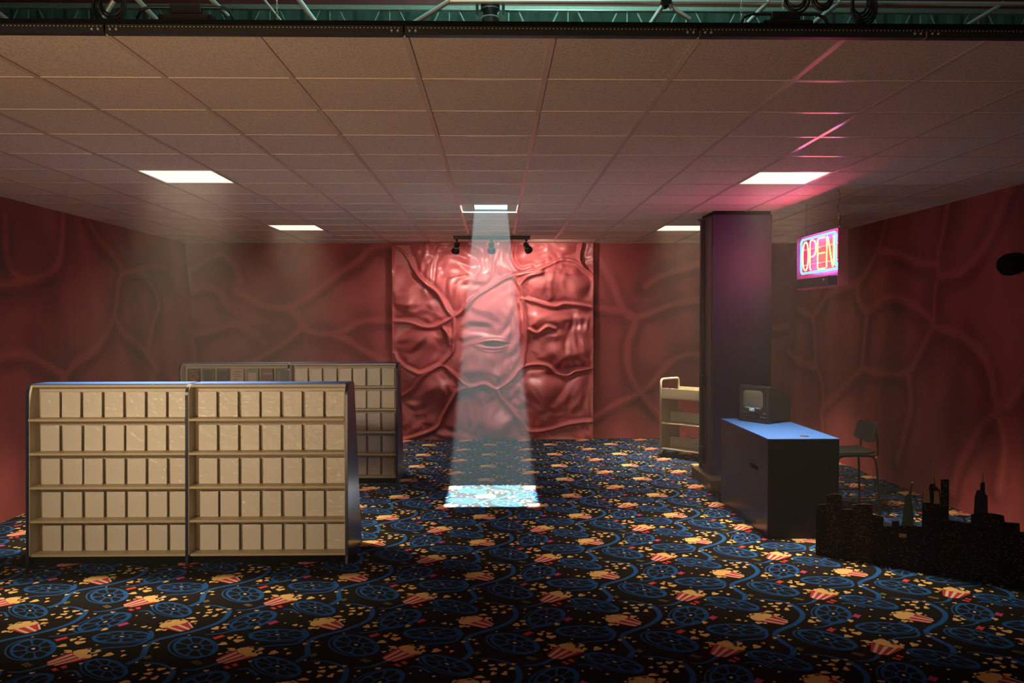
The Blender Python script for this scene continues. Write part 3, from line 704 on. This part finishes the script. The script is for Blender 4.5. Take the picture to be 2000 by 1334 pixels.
# ---------------------------------------------------------------- television
def television():
    z = .8205; nr = onz(1500, 829, .82); lf = onz(1449, 822, .82); bk = onz(1541, 824, .82)
    d = np.array([lf[0]-nr[0], lf[1]-nr[1]]); ang = math.atan2(d[1], d[0])      # direction along front, right to left
    W = .36; D = .32; H = .345
    root = thing('television', 'small black tube television with video slot standing on the counter', 'television', (nr[0], nr[1], z), ang-math.pi)
    # local: x to the viewer's right along the front (front right corner at 0), y into the cabinet
    B().box((-W, 0, 0), (0, .055, H)).build('front_bezel', 'tvblack', root, .010, 3)
    B().prism([(.055, .012), (D, .03), (D, H-.075), (.17, H-.055), (.14, H-.015), (.055, H-.008)], 0, -W+.012, -.012).build('cabinet', 'tvblack', root, .008, 2)
    sc = B(); n = 12; x0, x1, z0, z1 = -W+.035, -.045, .115, H-.03
    vs = []
    for i in range(n+1):
        for j in range(n+1):
            u, v = i/n, j/n; bul = (1-(2*u-1)**4)*(1-(2*v-1)**4); vs.append((x0+(x1-x0)*u, .004-.010*bul, z0+(z1-z0)*v))
    sc.add(vs, [(i*(n+1)+j, (i+1)*(n+1)+j, (i+1)*(n+1)+j+1, i*(n+1)+j+1) for i in range(n) for j in range(n)])
    s = sc.build('screen', 'screen', root, smooth=True)
    for a, c in (((x0-.012, -.003, z0-.012), (x1+.012, .004, z0)), ((x0-.012, -.003, z1), (x1+.012, .004, z1+.012)), ((x0-.012, -.003, z0), (x0, .004, z1)), ((x1, -.003, z0), (x1+.012, .004, z1))):
        B().box(a, c).build('screen_rim', 'tvblack', root, .002, 1)
    xs = -W*.53
    for c, a, e in (((.20, .42, .70), (xs-.03, .106), (xs+.035, .140)), ((.75, .76, .65), (xs-.012, .112), (xs+.010, .130)), ((.60, .58, .30), (xs-.026, .126), (xs-.006, .137)), ((.80, .80, .75), (xs+.004, .125), (xs+.03, .136))):
        k = 0 if c[0] == .20 else 1
        B().box((a[0], -.0105-.0006*k, a[1]), (e[0], -.008, e[1])).build('sticker', mat('sticker_print', c, .4, var=.15, vscale=150), s)
    ts = B().box((-W+.05, -.004, .052), (-.115, .004, .080)).build('tape_slot', 'blackmatte', root, .002, 1)
    B().box((-W+.06, -.006, .058), (-.125, -.003, .062)).build('slot_lip', 'tvgrey', ts)
    for x in (-.095, -.070, -.045): B().box((x, -.005, .052), (x+.018, .002, .060)).build('button', 'tvgrey', root, .001, 1)
    for x in (-.30, -.27, -.24): B().box((x, -.005, .088), (x+.02, .002, .094)).build('button', 'tvgrey', root, .001, 1)
    B().box((-.06, -.006, .084), (-.03, .002, .098)).build('button', 'tvgrey', root, .001, 1)
    for x in (-W+.04, -.04): B().lathe([(0, .012), (.004, .012)], (x, .06, -.003), (0, 0, 1), 10).build('foot', 'rubber', root)
television()

# ---------------------------------------------------------------- chair
def chair():
    root = thing('tall_chair', 'tall black shell chair with steel tube legs between counter and right wall', 'chair', (3.27, 7.60, 0))
    zs = .575
    # seat shell, facing -x
    n = 10; vs = []; fs = []
    for k, dz in ((0, .0), (1, -.022)):
        for i in range(n+1):
            for j in range(n+1):
                u, v = i/n*2-1, j/n*2-1; x = .19*u*(1-.06*v*v); y = .205*v*(1-.08*u*u)
                vs.append((x, y, zs+dz+.012*(u**4)*(1 if u > 0 else -1)-.010*(1-v*v)*(1-u*u)+.006*v*v))
    N = (n+1)**2
    for i in range(n):
        for j in range(n):
            a = i*(n+1)+j; fs += [(a, a+n+1, a+n+2, a+1), (N+a, N+a+1, N+a+n+2, N+a+n+1)]
    rim = [i*(n+1) for i in range(n+1)]+[n*(n+1)+j for j in range(1, n+1)]+[i*(n+1)+n for i in range(n-1, -1, -1)]+[j for j in range(n-1, 0, -1)]
    for k in range(len(rim)): a, b = rim[k], rim[(k+1) % len(rim)]; fs.append((a, N+a, N+b, b))
    B().add(vs, fs).build('seat', 'chairblack', root, smooth=False)
    vs = []; fs = []
    for k, dx in ((0, 0), (1, .018)):
        for i in range(n+1):
            for j in range(n+1):
                u, v = i/n*2-1, j/n*2-1; y = .20*u*(1-.10*(v > 0)*v**3); z = .755+.085*v*(1-.12*u**4)-(.022*(1-u*u) if v < 0 else 0)*abs(v)
                vs.append((.165+.035*(1-u*u)+dx+.02*v, y, z))
    for i in range(n):
        for j in range(n):
            a = i*(n+1)+j; fs += [(a, a+n+1, a+n+2, a+1), (N+a, N+a+1, N+a+n+2, N+a+n+1)]
    for k in range(len(rim)): a, b = rim[k], rim[(k+1) % len(rim)]; fs.append((a, N+a, N+b, b))
    B().add(vs, fs).build('backrest', 'chairblack', root)
    for s in (-1, 1):
        B().tube(cat_rom([(.16, .17*s, zs-.03), (.185, .175*s, zs-.035), (.205, .175*s, zs-.01), (.205, .175*s, .64), (.195, .175*s, .75)], 4).tolist(), .0095, 8).build('back_upright', 'chairsteel', root)
        B().tube(cat_rom([(-.14, .17*s, zs-.032), (.10, .17*s, zs-.032), (.165, .175*s, zs-.045), (.19, .185*s, zs-.11), (.205, .20*s, .25), (.215, .21*s, .0)], 4).tolist(), .0105, 8).build('leg', 'chairsteel', root)
        B().tube(cat_rom([(-.10, .17*s, zs-.032), (-.15, .175*s, zs-.05), (-.165, .18*s, zs-.11), (-.175, .20*s, .25), (-.18, .21*s, .0)], 4).tolist(), .0105, 8).build('leg', 'chairsteel', root)
    zf = .16
    for p, q in (((.21, -.205, zf), (-.177, -.205, zf)), ((.21, .205, zf), (-.177, .205, zf)), ((-.177, -.205, zf), (-.177, .205, zf)), ((.21, -.205, zf), (.21, .205, zf))):
        B().tube([p, q], .008, 8).build('stretcher', 'chairsteel', root)
    for s in (-1, 1): B().lathe([(0, .013), (.02, .013)], (.175, .175*s, zs-.04), (1, 0, .3), 8).build('joint', 'chrome', root)
chair()

# ---------------------------------------------------------------- library cart
def cart():
    p = onz(1293, 892); ang = math.atan2(-.41, .38)
    root = thing('book_cart', 'beige steel library book cart with looped handle behind the pillar', 'cart', (2.145, 10.70, 0), ang)
    Lc, Dc = .92, .40     # local x along the long side, y away from the viewer
    def arch(x):
        pts = [(x, 0, .115)]+[(x, .0, .93)]+[(x, .05-.05*math.cos(a), .97+.05*math.sin(a)) for a in np.linspace(0.3, math.pi/2, 5)]
        pts += [(x, Dc-.05+.05*math.sin(a), .97+.05*math.cos(a)) for a in np.linspace(0, math.pi/2-.3, 5)]+[(x, Dc, .93), (x, Dc, .115)]
        return pts
    for x in (0, Lc):
        B().tube(arch(x), .015, 10).build('end_frame', 'beige', root, smooth=True)
        B().box((x-.006, .01, .12), (x+.006, Dc-.01, .84)).build('end_panel', 'beige', root)
    for z, name in ((.125, 'shelf'), (.455, 'shelf'), (.785, 'shelf')):
        B().box((.004, .004, z-.018), (Lc-.004, Dc-.004, z)).build('shelf', 'beige', root, .003, 1)
        if z < .7: B().box((.01, Dc/2-.006, z), (Lc-.01, Dc/2+.006, z+.13)).build('shelf_divider', 'beige', root, .002, 1)
    for a, c in (((.004, .0, .785), (Lc-.004, .008, .905)), ((.004, Dc-.008, .785), (Lc-.004, Dc, .905))): B().box(a, c).build('tray_wall', 'beige', root, .002, 1)
    for x in (.04, Lc-.04):
        for y in (.03, Dc-.03):
            ck = B().box((x-.03, y-.03, .075), (x+.02, y+.02, .108)).build('caster_fork', 'chairsteel', root, .003, 1)
            B().lathe([(-.018, .045), (-.014, .05), (.014, .05), (.018, .045)], (x-.02, y-.02, .05), (1, .25, 0), 16).build('caster_wheel', 'rubber', ck)
cart()

# ---------------------------------------------------------------- neon sign
def neon_sign():
    ya, yb = 8.194, 7.352; z0, z1 = 2.246, 2.578; xt = 3.045
    root = thing('neon_sign', 'hanging neon OPEN sign in red letters with blue border and black transformer', 'neon sign', (0, 0, 0))
    B().box((3.112, 7.265, 2.085), (3.118, 8.26, 2.605)).build('back_plate', 'signplate', root)
    B().box((3.028, 7.262, 2.085), (3.118, 7.268, 2.605)).build('end_plate', 'signplate', root)
    B().box((3.028, 8.257, 2.085), (3.118, 8.263, 2.605)).build('end_plate', 'signplate', root)
    B().box((3.028, 7.262, 2.602), (3.118, 8.263, 2.608)).build('top_plate', 'signplate', root)
    B().box((3.028, 7.262, 2.083), (3.118, 8.263, 2.088)).build('bottom_plate', 'signplate', root)
    B().box((2.985, 7.37, 2.10), (3.07, 8.16, 2.188)).build('transformer_box', 'black', root, .004, 1)
    B().lathe([(0, .008), (.005, .008)], (2.985, 7.47, 2.155), (-1, 0, 0), 10).build('switch', 'white', root)
    def pt(a, t, x=xt): return (x, ya+(yb-ya)*a, z0+(z1-z0)*t)
    def path(pts, name, m, r=.0062, closed=False, x=xt):
        B().tube([pt(a, t, x) for a, t in pts], r, 8, closed).build(name, m, root, smooth=True)
    c = .03
    bor = [(.05, 0), (.02, .02), (0, .10), (0, .90), (.02, .98), (.05, 1), (.95, 1), (.98, .98), (1, .90), (1, .16), (1.005, .10), (1.03, .075), (1.06, .09), (1.07, .15)]
    path(bor, 'border_tube', 'neonblue', .0085); path([(.05, 0), (1.06, 0)], 'border_tube', 'neonblue', .0085)
    O = [(.135+.085*math.cos(t), .50+.42*(abs(math.sin(t))**.85)*(1 if math.sin(t) > 0 else -1)) for t in np.linspace(0, 6.283, 33)[:-1]]
    path(O, 'letter_tube', 'neonred', .0062, True)
    P = [(.305, .07), (.275, .12), (.275, .86), (.30, .93), (.36, .93), (.42, .88), (.445, .78), (.445, .60), (.42, .50), (.37, .46), (.30, .45)]
    path(P, 'letter_tube', 'neonred')
    path([(.70, .93), (.53, .93), (.50, .88), (.50, .10), (.53, .06), (.71, .06)], 'letter_tube', 'neonred'); path([(.52, .50), (.70, .50)], 'letter_tube', 'neonred')
    path([(.755, .07), (.755, .90), (.77, .93), (.79, .88), (.91, .10), (.925, .07), (.94, .12), (.94, .93)], 'letter_tube', 'neonred')
    for t in (.25, .70): path([(.02, t), (.98, t)], 'support_rail', 'glass', .005, x=3.07)
    for a in (.10, .40, .70, .95):
        for t in (.25, .70): B().tube([(3.112, ya+(yb-ya)*a, z0+(z1-z0)*t), (3.05, ya+(yb-ya)*a, z0+(z1-z0)*t)], .004, 6).build('tube_stand', 'glass', root)
    B().tube(cat_rom([(3.06, 7.33, 2.55), (3.07, 7.285, 2.50), (3.075, 7.272, 2.38), (3.07, 7.30, 2.30), (3.06, 7.34, 2.27)], 5).tolist(), .004, 6).build('lead_wire', 'cable', root)
    for k, (y, x, za) in enumerate(((7.33, 3.06, ZC), (8.15, 3.075, ZC))):
        n = 18; q = B()
        for i in range(n):
            zz = 2.605+(za-2.605)*(i+.5)/n; hl = (za-2.605)/n*.62; o = (i % 2)
            q.tube([(x+(.007*math.cos(t) if o else 0)+.003*math.sin(i), y+(0 if o else .007*math.cos(t)), zz+hl*math.sin(t)) for t in np.linspace(0, 6.283, 11)[:-1]], .0022, 5, True)
        q.build('chain', 'chrome', root)
    B().tube(cat_rom([(3.05, 7.33, 2.61), (3.068, 7.32, 2.70), (3.05, 7.335, 2.80), (3.066, 7.325, 2.9), (3.05, 7.33, ZC)], 4).tolist(), .004, 6).build('power_cord', 'cable', root)
neon_sign()

# ---------------------------------------------------------------- city skyline cut-out
def skyline():
    p0, p1 = onz(1595, 1083), onz(2000, 1150); d = (p1-p0)[:2]; d /= np.linalg.norm(d); nrm = np.array([d[1], -d[0], 0.])
    ang = math.atan2(d[1], d[0])
    root = thing('skyline_cutout', 'dark cut-out city skyline board with tiny printed lit windows on carpet', 'cutout', (p0[0], p0[1], 0), ang)
    def sz(u, v):
        q = onplane(1580+u/4.448, 860+v/4.448, p0, nrm); return ((q[:2]-p0[:2])@d, max(q[2], 0))
    def wmat(nm, base, lit, thr, cw=.011, ch=.014):
        m = mat(nm, base, .6, spec=.2); nt = m.node_tree; b = nt.nodes['Principled BSDF']; tc = nt.nodes['Texture Coordinate']
        sp = nt.nodes.new('ShaderNodeVectorMath'); sp.operation = 'DIVIDE'; sp.inputs[1].default_value = (cw, 1, ch); nt.links.new(tc.outputs['Object'], sp.inputs[0])
        fl = nt.nodes.new('ShaderNodeVectorMath'); fl.operation = 'FLOOR'; nt.links.new(sp.outputs[0], fl.inputs[0])
        fr = nt.nodes.new('ShaderNodeVectorMath'); fr.operation = 'FRACTION'; nt.links.new(sp.outputs[0], fr.inputs[0])
        wn = nt.nodes.new('ShaderNodeTexWhiteNoise'); wn.noise_dimensions = '3D'
        fx = nt.nodes.new('ShaderNodeVectorMath'); fx.operation = 'MULTIPLY'; fx.inputs[1].default_value = (1, 0, 1); nt.links.new(fl.outputs[0], fx.inputs[0]); nt.links.new(fx.outputs[0], wn.inputs['Vector'])
        sx = nt.nodes.new('ShaderNodeSeparateXYZ'); nt.links.new(fr.outputs[0], sx.inputs[0])
        def math_(op, a, c):
            k = nt.nodes.new('ShaderNodeMath'); k.operation = op
            nt.links.new(a, k.inputs[0])
            if isinstance(c, float): k.inputs[1].default_value = c
            else: nt.links.new(c, k.inputs[1])
            return k.outputs[0]
        f = math_('MULTIPLY', math_('GREATER_THAN', wn.outputs['Value'], thr), math_('MULTIPLY', math_('GREATER_THAN', sx.outputs['X'], .25), math_('GREATER_THAN', sx.outputs['Z'], .55)))
        mx = nt.nodes.new('ShaderNodeMix'); mx.data_type = 'RGBA'; mx.inputs['A'].default_value = (*base, 1); mx.inputs['B'].default_value = (*lit, 1)
        nt.links.new(f, mx.inputs['Factor']); nt.links.new(mx.outputs['Result'], b.inputs['Base Color'])
        return m
    MA = wmat('skyline_print', (.010, .008, .007), (.30, .15, .055), .84); MB = wmat('skyline_print_warm', (.018, .011, .008), (.32, .15, .05), .76); MD = wmat('skyline_print_dark', (.007, .006, .007), (.26, .16, .07), .93)
    MG = mat('statue_print', (.085, .150, .095), .7, var=.3, vscale=60); MO = mat('stone_print', (.62, .36, .16), .6, var=.3, vscale=60); MN = mat('blue_glass_print', (.016, .024, .075), .5, var=.3, vscale=40)
    def part(name, uv, m, dep, floor=True):
        q = [sz(u, v) for u, v in uv]
        if floor: q = q+[(q[-1][0], 0), (q[0][0], 0)]
        B().prism(q, 1, -dep, .012).build(name, m, root)
    part('building', [(62, 640), (75, 560), (160, 556)], MD, .004)
    part('building', [(155, 478), (215, 462), (284, 470)], MB, .008)
    part('building', [(284, 602), (380, 600)], MA, .004); part('building', [(380, 560), (470, 552), (552, 558)], MB, .006); part('building', [(552, 645), (645, 662)], MD, .004)
    part('building', [(645, 742), (735, 745)], MD, .002); part('building', [(720, 740), (722, 702), (780, 700), (785, 740)], MD, .003)
    part('building', [(925, 750), (992, 748)], MD, .002)
    part('pedestal', [(770, 738), (938, 745), (950, 900), (990, 985)], MA, .010)
    part('pedestal_doorway', [(785, 838), (788, 805), (850, 812), (850, 842)], MO, .012, False)
    st = [(800, 742), (812, 690), (820, 620), (832, 560), (830, 510), (838, 485), (856, 466), (868, 462), (874, 440), (885, 405), (893, 380), (890, 366), (906, 366), (906, 384), (900, 400), (892, 440), (884, 478), (888, 520), (900, 570), (906, 640), (905, 744)]
    o = part('statue', st, MG, .009, False)
    part('building', [(985, 560), (993, 432), (1042, 428), (1046, 395), (1062, 372), (1070, 310), (1076, 300), (1084, 310), (1090, 375), (1098, 400), (1134, 434), (1144, 570)], MD, .008)
    part('spire', [(1064, 372), (1073, 300), (1076, 205), (1080, 205), (1084, 300), (1088, 378)], MO, .010, False)
    part('lit_crown', [(992, 538), (996, 432), (1046, 430), (1056, 540)], MO, .011, False); part('lit_crown', [(1086, 548), (1090, 438), (1128, 442), (1138, 552)], MO, .011, False)
    part('building', [(1146, 340), (1214, 338), (1214, 560)], MA, .003); part('building', [(1146, 560), (1205, 580), (1205, 692), (1412, 720)], MA, .006)
    part('tower', [(1432, 652), (1440, 492), (1460, 432), (1488, 430), (1490, 372), (1504, 362), (1525, 366), (1530, 470), (1550, 482), (1552, 640)], MN, .005)
    part('spire', [(1500, 364), (1507, 285), (1511, 280), (1516, 364)], MO, .006, False)
    part('building', [(1410, 642), (1560, 632), (1690, 652), (1700, 712)], MA, .008); part('building', [(1696, 712), (1828, 722), (1832, 800)], MA, .005); part('building', [(1832, 796), (1960, 812), (1990, 820)], MB, .007)
    e = sz(1990, 820)[0]
    for a, b, h, m in ((0, .16, .42, MA), (.14, .30, .30, MD), (.28, .42, .50, MB), (.40, .62, .36, MA)): B().prism([(e+a, 0), (e+b, 0), (e+b, h), (e+a, h)], 1, -.005, .012).build('building', m, root)
    L = e+.62
    B().box((0, .012, 0), (L, .028, .10)).build('base_rail', 'blackmatte', root)
    for x in (.2, .9, 1.6): B().prism([(.02, 0), (.24, 0), (.02, .26)], 0, x, x+.015).build('rear_brace', 'blackmatte', root)
skyline()

# ---------------------------------------------------------------- black lamp head at the right wall
def wall_lamp():
    c = ony(1976, 516, 6.6); d = Vector((-.95, -.15, -.20)).normalized(); xw = RB+(RT-RB)*c[2]/ZC
    root = thing('wall_lamp', 'matt black round lamp head reaching in from the right wall', 'wall lamp', (c[0], c[1], c[2]))
    B().lathe([(-.125, .02), (-.115, .05), (-.08, .078), (-.03, .09), (.03, .09), (.075, .076), (.10, .05), (.108, .01)], (0, 0, 0), d, 28).build('lamp_head', 'blackmatte', root, smooth=True)
    B().tube([(.10, .015, .05), (.16, .02, .09), (xw-c[0]-.02, .02, .10)], .014, 8).build('arm', 'blackmatte', root)
    B().lathe([(0, .05), (.015, .05)], (xw-c[0]-.03, .02, .10), (1, 0, 0), 16).build('wall_plate', 'blackmatte', root)
wall_lamp()

# ---------------------------------------------------------------- hall above and behind
def hall():
    o = struct(B().box((-14, 16.0, -.1), (14, 16.2, 9)).build('wall_hall', 'hallwall'))
    for k in range(56):
        x = -13.75+.5*k; B().prism([(x, 16.0), (x+.10, 15.95), (x+.24, 15.95), (x+.34, 16.0)], 2, 4.0, 9).build('wall_rib', 'hallwall', o)
    struct(B().box((-14, .0, 8.2), (14, 16.2, 8.4)).build('ceiling_hall', 'halldark'))
    # open web joists
    for Yj, zt in ((11.2, 5.98),):
        r = thing('roof_joist', 'grey-green open web steel joist crossing the hall roof space', 'joist', (0, Yj, zt))
        B().box((-12, -.03, -.03), (12, .03, .03)).build('top_chord', 'joist', r); B().box((-12, -.03, -.62), (12, .03, -.57)).build('bottom_chord', 'joist', r)
        p = .80
        for k in range(-14, 15):
            x = .30+k*p
            for a, b in ((x, x+.27), (x+.54, x+.27+.0)): B().tube([(a, 0, -.03), (b, 0, -.58)], .011, 6).build('web_bar', 'joist', r)
            B().tube([(x+.67, 0, -.03), (x+.67, 0, -.58)], .009, 6).build('web_bar', 'joist', r)
    tag(B().box((-12, 12.9, 6.62), (12, 13.0, 6.86)).build('roof_beam', 'maroon'), 'dark maroon steel roof beam behind the joist', 'roof beam')
    tag(B().tube([(-12, 9.9, 5.48), (12, 9.9, 5.48)], .006, 6).build('sprinkler_line', 'galv'), 'thin pale pipe line running level across the joist webs', 'pipe')
    Yp = 4.6
    def P(x, y, Y=Yp): return tuple(ony(x, y, Y))
    a, b = ony(870, 2, Yp), ony(2100, 9, Yp)
    tag(B().tube([a, b], .013, 10).build('overhead_pipe', 'galv'), 'level grey scaffold pipe above the right half of the ceiling', 'pipe')
    pipes = [((0, 27), (26, 50), .013, 'short pipe at the far left above ceiling edge'), ((262, -8), (318, 52), .014, 'slanting pale pipe behind the left floodlight frame'), ((404, -10), (447, 34), .014, 'slanting pale pipe ending by the left floodlight cable'),
             ((580, -6), (628, 60), .014, 'pale slanting pipe right of the left floodlight'), ((512, -6), (560, 55), .006, 'thin dim rod leaning beside the pale slanting pipe'), ((788, 58), (890, -6), .014, 'pale pipe rising towards the hanging spotlight'),
             ((1262, 60), (1300, 2), .014, 'pale pipe dropping left from the clamp'), ((1300, 6), (1348, 38), .012, 'pale pipe dropping right from the clamp'), ((1460, 46), (1502, 2), .013, 'pale pipe behind the left side of right floodlight'),
             ((1586, 48), (1640, 4), .014, 'pale pipe behind the right side of right floodlight'), ((1856, 70), (1960, 6), .012, 'dim grey pipe sloping near the right end of ceiling edge'), ((192, 50), (222, 2), .014, 'dim pipe standing inside the hanging cable coil')]
    for p, q, r, lb in pipes: tag(B().tube([P(*p), P(*q)], r, 10).build('scaffold_pipe', 'galv'), lb, 'pipe', 'scaffold pipes above the ceiling')
    B0 = ony(1299, 5, Yp); t = thing('pipe_clamp', 'dark swivel clamp where two pale pipes meet', 'clamp', B0)
    B().lathe([(-.03, .03), (.03, .03)], (0, -.01, 0), (0, 1, 0), 12).build('clamp_body', 'chairsteel', t); B().lathe([(0, .008), (.05, .008)], (.02, -.02, -.01), (.3, -.2, -1), 6).build('clamp_bolt', 'galv', t)
    # floodlights with tubular guard frames
    for (xa, xb, yt, yb_, lb) in ((270, 453, 15, 66, 'dark floodlight in a tubular guard frame, with slatted grille'), (1445, 1618, 28, 72, 'dark floodlight in a tubular guard frame, under hanging cable coils')):
        Yf = 4.15; c = ony((xa+xb)/2, (yt+yb_)/2, Yf); t = thing('floodlight', lb, 'floodlight', c, 0, 'floodlights above the ceiling edge')
        w_ = (xb-xa)/2*Yf/F; hh = (yb_-yt)/2*Yf/F
        B().tube([(-w_, 0, ZC+.068-c[2]), (-w_, 0, hh-.05), (-w_+.02, 0, hh-.015), (-w_+.06, 0, hh), (w_-.06, 0, hh), (w_-.02, 0, hh-.015), (w_, 0, hh-.05), (w_, 0, ZC+.068-c[2])], .008, 8).build('guard_frame', 'cable', t)
        B().box((-w_*.52, -.03, -hh), (w_*.62, .06, hh*.35)).build('housing', 'black', t, .006, 2)
        B().box((-w_*.30, -.012, hh*.5), (w_*.35, .012, hh+.012)).build('grip', 'cable', t, .004, 1)
        for k in range(7): B().box((-w_*.40, -.036, -hh*.75+k*hh*.16), (w_*.52, -.029, -hh*.75+k*hh*.16+hh*.09)).build('grille_slat', 'skirt', t)
        if xa > 1000:
            b_ = B(); e1 = -w_*.62; b_.prism([(e1-.03, -hh*.6), (e1, -hh*.6), (e1, hh*.2)], 1, -.02, -.018); g = b_.build('blue_gel', mat('blue_gel', (.10, .38, .55), .3, var=.1), t); g['label'] = 'small blue gel corner'
    def coil(cx, cy, rx, ry, n, lb, Y=3.95):
        c = ony(cx, cy, Y); q = B()
        for k in range(n):
            a, b_ = rx*Y/F*(1-.10*k+rnd.uniform(-.03, .03)), ry*Y/F*(1-.08*k+rnd.uniform(-.03, .03)); dx, dz = rnd.uniform(-.006, .006), .012*k
            q.tube([(dx+a*math.cos(t_), .012*k, dz+b_*math.sin(t_)) for t_ in np.linspace(0, 6.283, 29)[:-1]], .006, 6, True)
        q.tube([(0, .01, ry*Y/F), (.004, .01, ry*Y/F+.25)], .004, 6)
        o = q.build('cable_coil', 'cable'); o.location = c; tag(o, lb, 'cable coil', 'hanging cable coils')
    coil(213, 12, 30, 34, 4, 'black cable coil hanging around a dim pipe left of the floodlight'); coil(1690, 14, 25, 36, 5, 'large black cable coil hanging right of the right floodlight')
    coil(1555, -2, 24, 26, 3, 'black cable coil hanging over the right floodlight'); coil(1608, -4, 20, 24, 3, 'black cable coil hanging before the right-hand pale pipe')
    for cx in (541, 1448, 1529):
        q = B(); c = ony(cx, 20, 4.3)
        for i in range(16):
            zz = .30-.018*i-.08; q.tube([((.005*math.cos(t_) if i % 2 else 0), (0 if i % 2 else .005*math.cos(t_)), zz+.012*math.sin(t_)) for t_ in np.linspace(0, 6.283, 9)[:-1]], .002, 5, True)
        o = q.build('hanging_chain', 'galv'); o.location = c; tag(o, {541: 'thin chain hanging beside the pale slanting pipe', 1448: 'pale chain hanging left of the right floodlight', 1529: 'pale chain hanging above the right floodlight grip'}[cx], 'chain', 'suspension chains')
hall()

# ---------------------------------------------------------------- haze in the room
def haze():
    m = bpy.data.materials.new('haze'); m.use_nodes = True; nt = m.node_tree; nt.nodes.clear()
    out = nt.nodes.new('ShaderNodeOutputMaterial'); v = nt.nodes.new('ShaderNodeVolumeScatter')
    v.inputs['Color'].default_value = (1, .97, .94, 1); v.inputs['Density'].default_value = .0092; v.inputs['Anisotropy'].default_value = .15
    nt.links.new(v.outputs[0], out.inputs['Volume'])
    o = B().box((-4.64, Y0, .004), (4.5, YB-.22, ZC-.003)).build('haze', m)
    o['kind'] = 'stuff'; tag(o, 'thin stage haze hanging in the room air', 'haze')
haze()
